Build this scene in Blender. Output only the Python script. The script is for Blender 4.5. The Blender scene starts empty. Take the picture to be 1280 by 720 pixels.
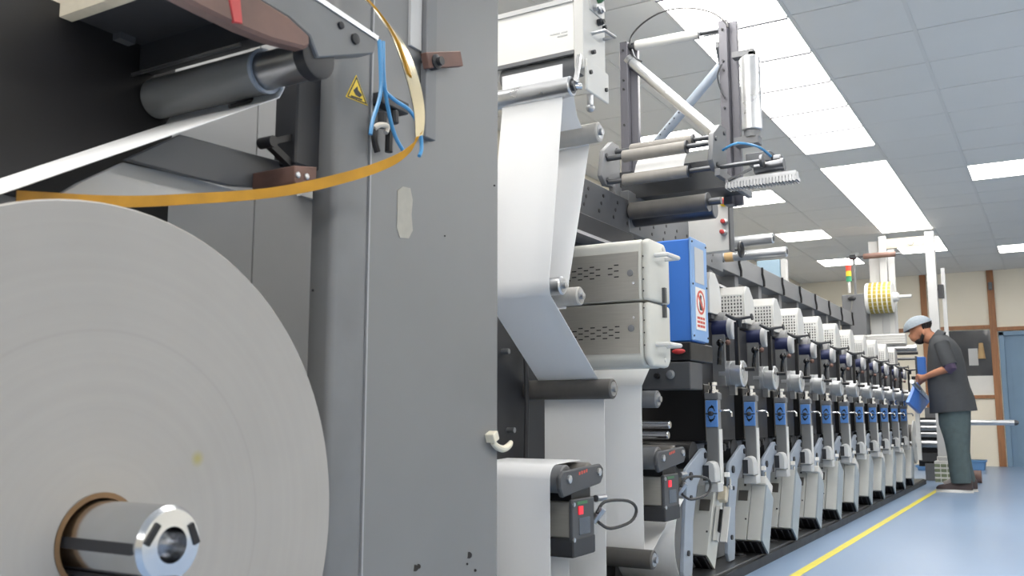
import bpy, bmesh, math, random
from mathutils import Vector, Matrix
random.seed(7)
sc = bpy.context.scene
C = sc.collection

# ------------------------------------------------------------------ camera, world, exposure
F_PX, YAW, PITCH, CAM = 1158.0, math.radians(30.4), math.radians(7.87), Vector((0, 0, 0.75))
cd = bpy.data.cameras.new('camera'); cam = bpy.data.objects.new('camera', cd); C.objects.link(cam)
cam.location = CAM; cam.rotation_euler = (math.radians(90) + PITCH, 0, YAW)
cd.sensor_width = 36; cd.lens = 36 * F_PX / 1280; cd.clip_start = 0.05
cd.dof.use_dof = True; cd.dof.focus_distance = 4.2; cd.dof.aperture_fstop = 6.3
sc.camera = cam
w = bpy.data.worlds.new('room_air'); sc.world = w; w.use_nodes = True
w.node_tree.nodes['Background'].inputs[0].default_value = (0.8, 0.9, 1, 1)
w.node_tree.nodes['Background'].inputs[1].default_value = 0.3
sc.view_settings.view_transform = 'Standard'; sc.view_settings.look = 'None'
sc.view_settings.gamma = 1; sc.view_settings.use_curve_mapping = False
sc.view_settings.exposure = 0.0
LAMP = 11.6          # radiance of the ceiling light panels

_fw = Vector((-math.sin(YAW) * math.cos(PITCH), math.cos(YAW) * math.cos(PITCH), math.sin(PITCH)))
_rt = Vector((math.cos(YAW), math.sin(YAW), 0)); _up = _rt.cross(_fw)
def at(px, py, x=None, y=None, z=None):
    """point of the place measured on the photograph: its pixel and ONE known coordinate"""
    d = _fw + _rt * ((px - 640) / F_PX) - _up * ((py - 360) / F_PX)
    i, v = (0, x) if x is not None else (1, y) if y is not None else (2, z)
    return CAM + d * ((v - CAM[i]) / d[i])
def yz(px, py, x): p = at(px, py, x=x); return (p.y, p.z)

# ------------------------------------------------------------------ materials
def lin(c): return tuple(((v / 255) / 12.92 if v / 255 < .04045 else ((v / 255 + .055) / 1.055) ** 2.4) for v in c)
MATS = {}
def mat(name, rgb, rough=.5, metal=0., var=.08, scale=9., bump=0., emit=0., coat=0., stretch=None, rvar=.1):
    m = bpy.data.materials.new(name); m.use_nodes = True; nt = m.node_tree; N = nt.nodes; L = nt.links
    b = N['Principled BSDF']; c = lin(rgb)
    b.inputs['Roughness'].default_value = rough; b.inputs['Metallic'].default_value = metal
    b.inputs['Coat Weight'].default_value = coat
    b.inputs['Base Color'].default_value = (*c, 1)
    if emit:
        b.inputs['Emission Color'].default_value = (*c, 1); b.inputs['Emission Strength'].default_value = emit
    if var:
        tc = N.new('ShaderNodeTexCoord'); mp = N.new('ShaderNodeMapping'); nz = N.new('ShaderNodeTexNoise')
        if stretch: mp.inputs['Scale'].default_value = stretch
        nz.inputs['Scale'].default_value = scale; nz.inputs['Detail'].default_value = 5
        L.new(tc.outputs['Object'], mp.inputs[0]); L.new(mp.outputs[0], nz.inputs['Vector'])
        mr = N.new('ShaderNodeMapRange'); mr.inputs[3].default_value = 1 - var; mr.inputs[4].default_value = 1 + var
        mr.inputs[1].default_value = .25; mr.inputs[2].default_value = .75
        L.new(nz.outputs[0], mr.inputs[0])
        mx = N.new('ShaderNodeMix'); mx.data_type = 'RGBA'; mx.blend_type = 'MULTIPLY'; mx.inputs[0].default_value = 1
        mx.inputs[6].default_value = (*c, 1); L.new(mr.outputs[0], mx.inputs[7]); L.new(mx.outputs[2], b.inputs['Base Color'])
        r2 = N.new('ShaderNodeMapRange'); r2.inputs[3].default_value = max(.02, rough - rvar); r2.inputs[4].default_value = min(1, rough + rvar)
        L.new(nz.outputs[0], r2.inputs[0]); L.new(r2.outputs[0], b.inputs['Roughness'])
        if bump:
            bp = N.new('ShaderNodeBump'); bp.inputs['Strength'].default_value = bump; bp.inputs['Distance'].default_value = .004
            L.new(nz.outputs[0], bp.inputs['Height']); L.new(bp.outputs[0], b.inputs['Normal'])
    MATS[name] = m; return m
mat('grey_paint', (121, 122, 124), .42, 0, .05, 3, rvar=.06)
mat('grey_paint_rough', (118, 119, 121), .55, 0, .12, 6)
mat('mid_grey', (112, 114, 118), .5, 0, .08, 6)
mat('dark_grey', (70, 72, 76), .5, 0, .1, 7)
mat('charcoal', (44, 45, 49), .5, 0, .12, 8)
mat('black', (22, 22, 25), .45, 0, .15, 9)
mat('black_gloss', (14, 14, 17), .25, 0, .1, 9)
mat('tower_grey', (92, 92, 100), .45, .1, .06, 6)
mat('roller_tower', (140, 137, 133), .5, .1, .08, 6, stretch=(6, 1, 1))
mat('light_grey', (190, 191, 192), .45, 0, .05, 4)
mat('pale_grey', (205, 205, 203), .5, 0, .05, 5)
mat('white_paint', (228, 228, 226), .35, 0, .03, 4)
mat('frame_blue_grey', (148, 158, 172), .45, .1, .08, 5)
mat('chrome', (214, 216, 220), .18, 1, .06, 14, rvar=.05)
mat('steel', (176, 178, 182), .34, 1, .12, 10, stretch=(1, 6, 6))
mat('brushed_steel', (178, 175, 168), .42, .75, .06, 20, stretch=(.6, 10, 10))
mat('dark_steel', (96, 98, 102), .38, .85, .15, 8)
mat('drum_metal', (205, 207, 210), .3, .7, .05, 10)
mat('alu', (200, 202, 206), .3, .9, .06, 12)
mat('roller_grey', (120, 117, 113), .5, .1, .1, 5, stretch=(6, 1, 1))
mat('roller_pale', (172, 170, 166), .5, .1, .06, 6, stretch=(6, 1, 1))
mat('rubber_dark', (82, 80, 78), .55, 0, .12, 6, stretch=(5, 1, 1))
mat('paper', (243, 244, 246), .5, 0, .01, 3)
mat('navy', (44, 50, 84), .3, .3, .15, 10)
mat('blue_paint', (60, 118, 205), .4, 0, .05, 4)
mat('blue_pale', (128, 166, 214), .4, 0, .05, 4)
mat('blue_plate', (96, 146, 216), .45, 0, .06, 12)
mat('cream_enamel', (200, 200, 194), .38, 0, .04, 6)
mat('chute_paint', (196, 198, 196), .4, .15, .07, 6)
mat('chute_side', (156, 166, 174), .42, .15, .08, 6)
mat('lead_metal', (124, 126, 128), .42, .35, .12, 6, stretch=(1, 5, 5))
mat('edge_highlight', (160, 162, 165), .4)
mat('residue', (168, 165, 156), .7, 0, .1, 30)
mat('yellow_band', (186, 134, 16), .35, 0, .22, 14, rvar=.12)
mat('band_reflection', (222, 212, 186), .2, .8, .15, 10)  # glossy yellow made pale for the lights it reflects
mat('rust', (110, 82, 74), .6, .1, .3, 12)
mat('tape_brown', (116, 90, 82), .6, 0, .25, 9)
mat('red_paint', (190, 60, 60), .45)
mat('red_lit', (225, 45, 60), .4, emit=.6, var=0)
mat('green_mark', (70, 120, 84), .5)
mat('yellow_sign', (240, 205, 40), .45, var=.04)
mat('sign_white', (232, 230, 226), .5, var=.03)
mat('sign_red', (205, 84, 70), .5, var=.05)
mat('sign_black', (26, 26, 28), .5, var=0)
mat('hose_blue', (72, 146, 200), .3)
mat('cable', (50, 50, 52), .4)
mat('cable_grey', (128, 126, 122), .4)
mat('beige', (196, 188, 170), .6, 0, .12, 30)
mat('plate_tan', (158, 152, 138), .6)
mat('hook_ivory', (222, 216, 198), .5)
mat('wood', (160, 110, 74), .5, 0, .22, 5, stretch=(8, 8, .8))
mat('door_blue', (120, 148, 174), .42, 0, .06, 3)
mat('duct_blue', (150, 176, 196), .5, 0, .04)
mat('wall_cream', (243, 235, 218), .7, 0, .03, 1.5)
mat('ceiling_tile', (222, 221, 218), .85, 0, .02, 2, bump=.05)
mat('ceiling_bar', (214, 213, 210), .6, 0, .03, 4)
mat('ceiling_void', (120, 120, 120), .9, 0, 0)
mat('shirt', (60, 63, 67), .85, 0, .14, 22, bump=.25)
mat('trousers', (76, 90, 93), .85, 0, .16, 18, bump=.25)
mat('skin', (176, 122, 94), .55, 0, .06, 20)
mat('hair', (26, 22, 22), .7, 0, .1, 40)
mat('hairnet', (134, 144, 154), .8, 0, .12, 60, bump=.5)
mat('cuff', (70, 58, 82), .8, 0, .1, 30)
mat('shoe_grey', (132, 126, 124), .6, 0, .1, 30)
mat('shoe_dark', (58, 46, 48), .6, 0, .1, 20)
mat('gold_print', (176, 158, 74), .4, .3, .15, 30)
mat('crate_green', (118, 128, 104), .6, 0, .15, 20)
mat('glass_dark', (64, 66, 70), .08, 0, .2, 3, coat=.5)
mat('kraft', (196, 164, 120), .7, 0, .1, 8)
mat('brown_core', (120, 92, 62), .7, 0, .15, 10)
mat('yellow_line', (204, 192, 56), .5, 0, .12, 14)
mat('amber', (236, 206, 60), .4, var=0); mat('lens_green', (60, 150, 110), .4, var=0); mat('lens_red', (226, 86, 70), .4, var=0)
mat('tub_blue', (96, 142, 192), .5)
mat('clear_glove', (206, 200, 190), .4)

def floor_mat():
    m = mat('floor_epoxy', (126, 149, 179), .36, 0, .07, .9, coat=.12, rvar=.06)
    return m
floor_mat()
def lamp_mat():
    m = bpy.data.materials.new('lamp_panel'); m.use_nodes = True; nt = m.node_tree
    b = nt.nodes['Principled BSDF']; b.inputs['Base Color'].default_value = (.9, .9, .9, 1)
    b.inputs['Emission Color'].default_value = (1, .965, .905, 1); b.inputs['Emission Strength'].default_value = LAMP
    MATS['lamp_panel'] = m
lamp_mat()
def roll_mat():        # wound paper seen end on: fine rings, faint dirt, a yellow stain
    m = bpy.data.materials.new('roll_edge'); m.use_nodes = True; nt = m.node_tree; N = nt.nodes; L = nt.links
    b = N['Principled BSDF']; b.inputs['Roughness'].default_value = .8
    tc = N.new('ShaderNodeTexCoord'); sx = N.new('ShaderNodeSeparateXYZ'); L.new(tc.outputs['Object'], sx.inputs[0])
    cx = N.new('ShaderNodeCombineXYZ'); L.new(sx.outputs[1], cx.inputs[1]); L.new(sx.outputs[2], cx.inputs[2])
    ln = N.new('ShaderNodeVectorMath'); ln.operation = 'LENGTH'; L.new(cx.outputs[0], ln.inputs[0])
    nz = N.new('ShaderNodeTexNoise'); nz.noise_dimensions = '1D'; nz.inputs['Scale'].default_value = 60; nz.inputs['Detail'].default_value = 6
    L.new(ln.outputs['Value'], nz.inputs['W'])
    r = N.new('ShaderNodeMapRange'); r.inputs[1].default_value = .3; r.inputs[2].default_value = .7; r.inputs[3].default_value = .98; r.inputs[4].default_value = 1.01
    L.new(nz.outputs[0], r.inputs[0])
    n2 = N.new('ShaderNodeTexNoise'); n2.inputs['Scale'].default_value = 5; n2.inputs['Detail'].default_value = 6; L.new(tc.outputs['Object'], n2.inputs['Vector'])
    r2 = N.new('ShaderNodeMapRange'); r2.inputs[1].default_value = .3; r2.inputs[2].default_value = .8; r2.inputs[3].default_value = 1.02; r2.inputs[4].default_value = .95; L.new(n2.outputs[0], r2.inputs[0])
    mu = N.new('ShaderNodeMath'); mu.operation = 'MULTIPLY'; L.new(r.outputs[0], mu.inputs[0]); L.new(r2.outputs[0], mu.inputs[1])
    # ring where a darker layer starts
    s1 = N.new('ShaderNodeMath'); s1.operation = 'SUBTRACT'; L.new(ln.outputs['Value'], s1.inputs[0]); s1.inputs[1].default_value = .335
    ab = N.new('ShaderNodeMath'); ab.operation = 'ABSOLUTE'; L.new(s1.outputs[0], ab.inputs[0])
    r3 = N.new('ShaderNodeMapRange'); r3.inputs[1].default_value = .0; r3.inputs[2].default_value = .004; r3.inputs[3].default_value = .94; r3.inputs[4].default_value = 1; L.new(ab.outputs[0], r3.inputs[0])
    mu2 = N.new('ShaderNodeMath'); mu2.operation = 'MULTIPLY'; L.new(mu.outputs[0], mu2.inputs[0]); L.new(r3.outputs[0], mu2.inputs[1])
    mx = N.new('ShaderNodeMix'); mx.data_type = 'RGBA'; mx.blend_type = 'MULTIPLY'; mx.inputs[0].default_value = 1
    mx.inputs[6].default_value = (*lin((164, 161, 157)), 1); L.new(mu2.outputs[0], mx.inputs[7])
    # stain
    d = N.new('ShaderNodeVectorMath'); d.operation = 'DISTANCE'; L.new(cx.outputs[0], d.inputs[0]); d.inputs[1].default_value = (0, .19, .122)
    r4 = N.new('ShaderNodeMapRange'); r4.inputs[1].default_value = .003; r4.inputs[2].default_value = .017; r4.inputs[3].default_value = .9; r4.inputs[4].default_value = 0; L.new(d.outputs['Value'], r4.inputs[0])
    m2 = N.new('ShaderNodeMix'); m2.data_type = 'RGBA'; L.new(r4.outputs[0], m2.inputs[0]); L.new(mx.outputs[2], m2.inputs[6]); m2.inputs[7].default_value = (*lin((160, 152, 96)), 1)
    L.new(m2.outputs[2], b.inputs['Base Color']); MATS['roll_edge'] = m
roll_mat()

# ------------------------------------------------------------------ mesh building
class MB:
    def __init__(s): s.bm = bmesh.new(); s.m = 0
    def _f(s, vs):
        try: f = s.bm.faces.new(vs); f.material_index = s.m; return f
        except ValueError: return None
    def hexa(s, P):
        v = [s.bm.verts.new(p) for p in P]
        for q in ((0, 3, 2, 1), (4, 5, 6, 7), (0, 1, 5, 4), (1, 2, 6, 5), (2, 3, 7, 6), (3, 0, 4, 7)): s._f([v[i] for i in q])
        return s
    def box(s, x0, x1, y0, y1, z0, z1):
        x0, x1 = sorted((x0, x1)); y0, y1 = sorted((y0, y1)); z0, z1 = sorted((z0, z1))
        return s.hexa([(x0, y0, z0), (x1, y0, z0), (x1, y1, z0), (x0, y1, z0), (x0, y0, z1), (x1, y0, z1), (x1, y1, z1), (x0, y1, z1)])
    def obox(s, c, size, M):
        c = Vector(c); h = [v / 2 for v in size]
        P = [(-1, -1, -1), (1, -1, -1), (1, 1, -1), (-1, 1, -1), (-1, -1, 1), (1, -1, 1), (1, 1, 1), (-1, 1, 1)]
        return s.hexa([c + M @ Vector((a * h[0], b * h[1], d * h[2])) for a, b, d in P])
    def bar(s, p0, p1, wdt, ht, up=(0, 0, 1)):
        p0, p1 = Vector(p0), Vector(p1); d = (p1 - p0).normalized(); u = Vector(up); r = d.cross(u)
        if r.length < 1e-4: r = d.cross(Vector((0, 1, 0)))
        r.normalize(); u = r.cross(d).normalized(); r *= wdt / 2; u *= ht / 2
        return s.hexa([p0 - r - u, p0 + r - u, p1 + r - u, p1 - r - u, p0 - r + u, p0 + r + u, p1 + r + u, p1 - r + u])
    def rings(s, R, closed=True, cap0=True, cap1=True):
        V = [[s.bm.verts.new(p) for p in r] for r in R]; n = len(V[0])
        for a, b in zip(V, V[1:]):
            for i in range(n if closed else n - 1):
                j = (i + 1) % n; s._f([a[i], a[j], b[j], b[i]])
        if cap0: s._f(list(reversed(V[0])))
        if cap1: s._f(V[-1])
        return s
    def lathe(s, p0, ax, prof, seg=20, cap0=True, cap1=True):
        p0 = Vector(p0); ax = Vector(ax).normalized(); u = ax.orthogonal().normalized(); v = ax.cross(u)
        return s.rings([[p0 + ax * t + (u * math.cos(2 * math.pi * i / seg) + v * math.sin(2 * math.pi * i / seg)) * max(r, 1e-5) for i in range(seg)] for t, r in prof], True, cap0, cap1)
    def cyl(s, p0, p1, r, r2=None, seg=20, ch=0.):
        p0, p1 = Vector(p0), Vector(p1); L = (p1 - p0).length; r2 = r if r2 is None else r2
        pr = [(0, r), (L, r2)] if not ch else [(0, r - ch), (ch, r), (L - ch, r2), (L, r2 - ch)]
        return s.lathe(p0, p1 - p0, pr, seg)
    def tube(s, pts, r, seg=8, smooth=3):
        P = [Vector(p) for p in pts]
        if smooth and len(P) > 2:
            Q = []
            for i in range(len(P) - 1):
                a, b, c, d = P[max(i - 1, 0)], P[i], P[i + 1], P[min(i + 2, len(P) - 1)]
                for k in range(smooth):
                    t = k / smooth
                    Q.append(.5 * ((2 * b) + (c - a) * t + (2 * a - 5 * b + 4 * c - d) * t * t + (3 * b - a - 3 * c + d) * t ** 3))
            P = Q + [P[-1]]
        R = []; u = None
        for i, p in enumerate(P):
            d = (P[min(i + 1, len(P) - 1)] - P[max(i - 1, 0)]).normalized()
            u = d.orthogonal() if u is None else (u - d * u.dot(d)); u.normalize(); v = d.cross(u)
            rr = r
            if isinstance(r, (list, tuple)):
                f_ = i * (len(r) - 1) / max(1, len(P) - 1); i0 = min(int(f_), len(r) - 2); rr = r[i0] + (r[i0 + 1] - r[i0]) * (f_ - i0)
            R.append([p + (u * math.cos(2 * math.pi * k / seg) + v * math.sin(2 * math.pi * k / seg)) * rr for k in range(seg)])
        return s.rings(R)
    def prism(s, poly, a0, a1, axis='x'):
        f = {'x': lambda a, p: (a, p[0], p[1]), 'y': lambda a, p: (p[0], a, p[1]), 'z': lambda a, p: (p[0], p[1], a)}[axis]
        return s.rings([[f(a0, p) for p in poly], [f(a1, p) for p in poly]])
    def ball(s, c, r, seg=12, sc_=(1, 1, 1)):
        M = Matrix.Translation(Vector(c)) @ Matrix.Diagonal((r * sc_[0], r * sc_[1], r * sc_[2], 1))
        res = bmesh.ops.create_uvsphere(s.bm, u_segments=seg, v_segments=max(6, seg // 2 + 2), radius=1, matrix=M)
        for v in res['verts']:
            for f in v.link_faces: f.material_index = s.m
        return s
    def sheet(s, path, x0, x1, th=.0015):
        """thin web running along (y, z) points, its edges at x0 and x1"""
        P = [Vector((0, a, b)) for a, b in path]; T = []; B = []
        for i, p in enumerate(P):
            d = (P[min(i + 1, len(P) - 1)] - P[max(i - 1, 0)]).normalized(); n = Vector((0, -d.z, d.y)) * th / 2
            T.append(p + n); B.append(p - n)
        lp = T + B[::-1]; n = len(T)
        V0 = [s.bm.verts.new((x0, p.y, p.z)) for p in lp]; V1 = [s.bm.verts.new((x1, p.y, p.z)) for p in lp]; k = len(lp)
        for i in range(k): s._f([V0[i], V0[(i + 1) % k], V1[(i + 1) % k], V1[i]])
        for V in (V0, V1):
            for i in range(n - 1): s._f([V[i], V[i + 1], V[k - 2 - i], V[k - 1 - i]])
        return s
    def build(s, name, mats, parent=None, bevel=0., bseg=1, ang=35, loc=None, sub=0):
        bm = s.bm
        bmesh.ops.recalc_face_normals(bm, faces=bm.faces[:])
        if bevel:
            E = [e for e in bm.edges if len(e.link_faces) == 2 and e.calc_face_angle(0) > math.radians(40)]
            bmesh.ops.bevel(bm, geom=E, offset=bevel, segments=bseg, affect='EDGES', profile=.5, clamp_overlap=True)
        root = parent
        while root is not None and root.parent is not None: root = root.parent
        off = Vector(root.location) if root is not None else Vector(loc or (0, 0, 0))
        if off.length: bmesh.ops.translate(bm, verts=bm.verts[:], vec=-off)
        me = bpy.data.meshes.new(name); bm.to_mesh(me); bm.free()
        for m in ([mats] if isinstance(mats, str) else mats): me.materials.append(MATS[m])
        me.polygons.foreach_set('use_smooth', [True] * len(me.polygons)); me.set_sharp_from_angle(angle=math.radians(ang))
        o = bpy.data.objects.new(name, me); C.objects.link(o)
        if parent is not None: o.parent = parent
        elif loc: o.location = loc
        return o
def each(mb, name, m, parent, **k):
    """every separate piece collected in mb becomes an object of its own"""
    bm = mb.bm; left = set(bm.verts); comps = []
    while left:
        v = left.pop(); st_ = [v]; cset = {v}
        while st_:
            a = st_.pop()
            for e in a.link_edges:
                b_ = e.other_vert(a)
                if b_ not in cset: cset.add(b_); left.discard(b_); st_.append(b_)
        comps.append(cset)
    comps.sort(key=lambda c: min(v.index for v in c) if False else min((round(v.co.y, 4), v.co.z) for v in c)); out = []
    for c in comps:
        n_ = MB(); mp = {v: n_.bm.verts.new(v.co) for v in c}
        for f in {f for v in c for f in v.link_faces}:
            n_.bm.faces.new([mp[v] for v in f.verts]).material_index = f.material_index
        out.append(n_.build(name, m, parent, **k))
    bm.free(); return out
def tag(o, label=None, cat=None, group=None, kind=None):
    for k, v in (('label', label), ('category', cat), ('group', group), ('kind', kind)):
        if v: o[k] = v
    return o
def thing(name, label, cat, loc, group=None):
    o = bpy.data.objects.new(name, None); C.objects.link(o); o.location = loc; o.empty_display_size = .1
    return tag(o, label, cat, group)
def struct(name, mb, m, **k): return tag(mb.build(name, m, **k), kind='structure')
def copy_tree(o, parent=None, dz=None):
    c = o.copy(); C.objects.link(c)
    if parent is not None: c.parent = parent
    for ch in list(o.children): copy_tree(ch, c)
    return c
def roller(parent, x0, x1, y, z, r, m='roller_grey', name='roller', seg=24, hub='steel', hubr=.35):
    b = MB(); b.cyl((x0, y, z), (x1, y, z), r, seg=seg, ch=min(.004, r * .15))
    o = b.build(name, m, parent)
    if hub:
        h = MB(); h.lathe((x1, y, z), (1, 0, 0), [(-.002, r * .72), (.0015, r * .72), (.002, r * hubr), (.012, r * hubr), (.0125, r * hubr * .5)], 16)
        h.build('end_cap', hub, o)
    return o

# ------------------------------------------------------------------ room shell
CZ = 2.97; YF = 15.87; XL, XR, YN = -3.66, 3.2, -7.0
fl = struct('floor', MB().box(XL - .1, XR + .1, YN - .1, YF + .1, -.1, 0), 'floor_epoxy')
b = MB(); b.box(-1.162, -1.117, 2.4, YF - .02, 0, .0012); b.build('floor_line', 'yellow_line', fl)
PX, PY = .58, .573; X0, Y0 = -1.155, 8.473         # one corner of the tile grid
ce = struct('ceiling', MB().box(XL - .1, XR + .1, YN - .1, YF + .1, CZ + .03, CZ + .12), 'ceiling_void')
ix0, ix1 = math.floor((XL - X0) / PX), math.ceil((XR - X0) / PX)
iy0, iy1 = math.floor((YN - Y0) / PY), math.ceil((YF - Y0) / PY)
lights = {}
for j in range(-18, -1): lights[(-1, j)] = 'strip'
for j in range(0, 6): lights[(-1, j)] = 'strip2'
lights[(-1, 8)] = 'far'; lights[(-1, 7)] = 'far'
for j in (1, 5, 9, -3, -7, -11): lights[(-3, j)] = 'left'
for j in (1, 9, -7): lights[(1, j)] = 'right'
for j in range(-25, 2): lights[(4, j)] = 'r3'  # unseen strip, added as fill light for the machine fronts and webs
for j in (5, 9): lights[(4, j)] = 'r3b'  # further added fill panels, out of view
tile_me = None; rest = MB(); bars = MB(); n = 0
for i in range(ix0, ix1):
    for j in range(iy0, iy1):
        xa, xb = max(X0 + i * PX, XL), min(X0 + (i + 1) * PX, XR); ya, yb = max(Y0 + j * PY, YN), min(Y0 + (j + 1) * PY, YF)
        if xb - xa < .02 or yb - ya < .02: continue
        if (i, j) in lights: continue
        seen = -5 <= i <= 3 and j >= -9
        args = (xa + .012, xb - .012, ya + .0045, yb - .0045, CZ + random.uniform(0, .002), CZ + .016)
        if seen:
            MB().box(*args).build('ceiling_tile', 'ceiling_tile', ce); n += 1
        else: rest.box(*args)
o = rest.build('ceiling_tile', 'ceiling_tile', ce); o['kind'] = 'stuff'
for i in range(ix0, ix1 + 1):
    x = X0 + i * PX
    if XL < x < XR: bars.box(x - .0115, x + .0115, YN, YF, CZ - .002, CZ + .02)
for j in range(iy0, iy1 + 1):
    y = Y0 + j * PY
    if YN < y < YF: bars.box(XL, XR, y - .0045, y + .0045, CZ + .012, CZ + .02)
bars.build('ceiling_grid', 'ceiling_bar', ce)
for (i, j), kind in lights.items():
    if kind == 'strip': MB().box(X0 - PX + .01, X0 - .01, Y0 + (j + 1) * PY - .010, Y0 + (j + 1) * PY + .010, CZ - .016, CZ + .01).build('light_divider', 'mid_grey', ce)
LBL = {}
NTH = ['first', 'second', 'third', 'fourth', 'fifth', 'sixth', 'seventh', 'eighth', 'ninth', 'tenth', 'eleventh', 'twelfth', 'thirteenth', 'fourteenth', 'fifteenth', 'sixteenth', 'seventeenth', 'eighteenth', 'nineteenth', 'twentieth'] + [f'{n}th' for n in range(21, 40)]
def light_label(i, j, kind):
    if kind == 'strip': return f'added fill light panel, {NTH[-2 - j]} from the far end of the near strip above the press'
    if kind == 'strip2': return f'added fill light panel, {NTH[j]} from the near end of the second strip'
    if kind == 'far': return 'lit ceiling panel behind the tall white posts, ' + ('nearer' if j == 7 else 'farther') + ' half of the pair'
    if kind == 'left':
        return {1: 'small lit ceiling panel just right of the ribbed bar of the turn bar tower', 5: 'small lit ceiling panel above the overhead beam, between two other single panels',
                9: 'farthest small lit ceiling panel on the left, behind the signal beacon'}.get(j, f'single lit ceiling panel left of the near strip, {NTH[(1 - j) // 4]} before the tower')
    if kind == 'right':
        return {1: 'single lit ceiling panel at the right edge of the picture, the nearer one', 9: 'single lit ceiling panel above the blue door, far right'}.get(j, 'single lit ceiling panel over the aisle beside the camera')
    if kind == 'r3': return f'added fill light panel, {NTH[1 - j]} from the far end of the right hand strip'
    if kind == 'r3b': return 'lone added fill light panel beyond the right hand strip, ' + ('nearer one' if j == 5 else 'farther one')
    return f'single lit ceiling panel of the outermost right row, {NTH[(9 - j) // 4]} from the far wall'
for (i, j), kind in lights.items():
    xa, xb = max(X0 + i * PX, XL), min(X0 + (i + 1) * PX, XR); ya, yb = Y0 + j * PY, Y0 + (j + 1) * PY
    if yb > YF or ya < YN: continue
    t = thing('ceiling_light', light_label(i, j, kind), 'ceiling light', ((xa + xb) / 2, (ya + yb) / 2, CZ),
              {'strip': 'panels of the near lit strip', 'strip2': 'panels of the second lit strip', 'far': 'lit pair at the far end of the press', 'left': 'single panels left of the strip', 'r3': 'added fill panels of the right hand strip'}.get(kind, 'single panels right of the strip'))
    MB().box(xa + .012, xb - .012, ya + .004, yb - .004, CZ - .001, CZ + .004).build('diffuser', 'lamp_panel', t)
    MB().box(xa + .004, xb - .004, ya + .002, yb - .002, CZ + .0045, CZ + .028).build('light_housing', 'light_grey', t)

struct('wall_left', MB().box(XL - .1, XL, YN, YF, 0, CZ + .03), 'wall_cream')
struct('wall_right', MB().box(XR, XR + .1, YN, YF, 0, CZ + .03), 'wall_cream')
struct('wall_near', MB().box(XL - .1, XR + .1, YN - .1, YN, 0, CZ + .03), 'wall_cream')
wf = MB(); wx0, wx1, wz0, wz1 = -1.70, -.84, 1.07, 2.06; dx0, dx1, dz = -.73, .38, 2.02
wf.box(XL - .1, wx0, YF, YF + .1, 0, CZ + .03); wf.box(wx0, wx1, YF, YF + .1, 0, wz0); wf.box(wx0, wx1, YF, YF + .1, wz1, CZ + .03)
wf.box(wx1, dx0, YF, YF + .1, 0, CZ + .03); wf.box(dx0, dx1, YF, YF + .1, dz, CZ + .03); wf.box(dx1, XR + .1, YF, YF + .1, 0, CZ + .03)
struct('wall_far', wf, 'wall_cream')
# timber posts and rails on the far wall
struct('trim_1', MB().box(-.84, -.745, YF - .035, YF, 0, CZ), 'wood', bevel=.004)
struct('trim_2', MB().box(-1.79, -1.70, YF - .03, YF, 0, CZ), 'wood', bevel=.004)
struct('trim_3', MB().box(-3.66, -.84, YF - .028, YF, 2.07, 2.13), 'wood', bevel=.004)
struct('trim_4', MB().box(-.745, XR, YF - .028, YF, 2.03, 2.09), 'wood', bevel=.004)
struct('trim_5', MB().box(-3.66, -.84, YF - .028, YF, 1.01, 1.065), 'wood', bevel=.004)
wn = struct('window_1', MB().box(wx0, wx1, YF + .02, YF + .03, 1.36, wz1), 'glass_dark')
MB().box(wx0, wx1, YF + .018, YF + .03, wz0, 1.36).build('blind_panel', 'sign_white', wn)
q = MB(); q.box(-1.16, -1.03, YF + .012, YF + .018, 1.52, 1.78); q.build('paper_notice', 'light_grey', wn)
q = MB(); q.cyl((-.98, YF + .016, 1.62), (-.98, YF + .016, 1.86), .055, .03, 10); each(q, 'hanging_bag', 'kraft', wn)
dr = struct('door_1', MB().box(dx0, dx1, YF + .02, YF + .06, 0, dz), 'door_blue')
for z0, z1 in ((.06, .56), (.60, .96), (1.0, 1.36), (1.40, 1.92)):
    for x0, x1 in ((dx0 + .13, dx0 + .56), (dx0 + .62, dx1 - .06)):
        q = MB(); q.box(x0, x1, YF + .012, YF + .022, z0, z0 + .012); q.box(x0, x1, YF + .012, YF + .022, z1 - .012, z1)
        q.box(x0, x0 + .012, YF + .012, YF + .022, z0, z1); q.box(x1 - .012, x1, YF + .012, YF + .022, z0, z1)
        q.build('door_panel', 'door_blue', dr)
q = MB(); q.box(dx0, dx0 + .07, YF - .02, YF + .03, 0, dz); q.box(dx0, dx1, YF - .02, YF + .03, dz - .06, dz + .005); q.box(dx1 - .06, dx1, YF - .02, YF + .03, 0, dz)
q.build('door_frame', 'door_blue', dr, bevel=.004)
tag(MB().box(-.82, -.765, YF - .09, YF - .036, 2.66, 2.78).build('camera_box', 'mid_grey', bevel=.01), 'small grey device fixed high on the wooden wall post', 'device')
# blue cabinet high on the left wall
t = thing('wall_duct', 'pale blue duct box high at the left behind the overhead beam', 'duct', (-3.1, 10.6, 1.7))
p0 = at(945, 318, y=10.0); p1 = at(985, 318, y=10.0)
MB().box(p0.x, p1.x - .09, 10.0, 10.1, 1.0, at(960, 325, y=10.0).z).build('duct_body', 'duct_blue', t, bevel=.01)
MB().box(p1.x - .085, p1.x - .03, 10.0, 10.1, 1.0, at(960, 325, y=10.0).z).build('duct_edge', 'light_grey', t, bevel=.004)

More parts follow.
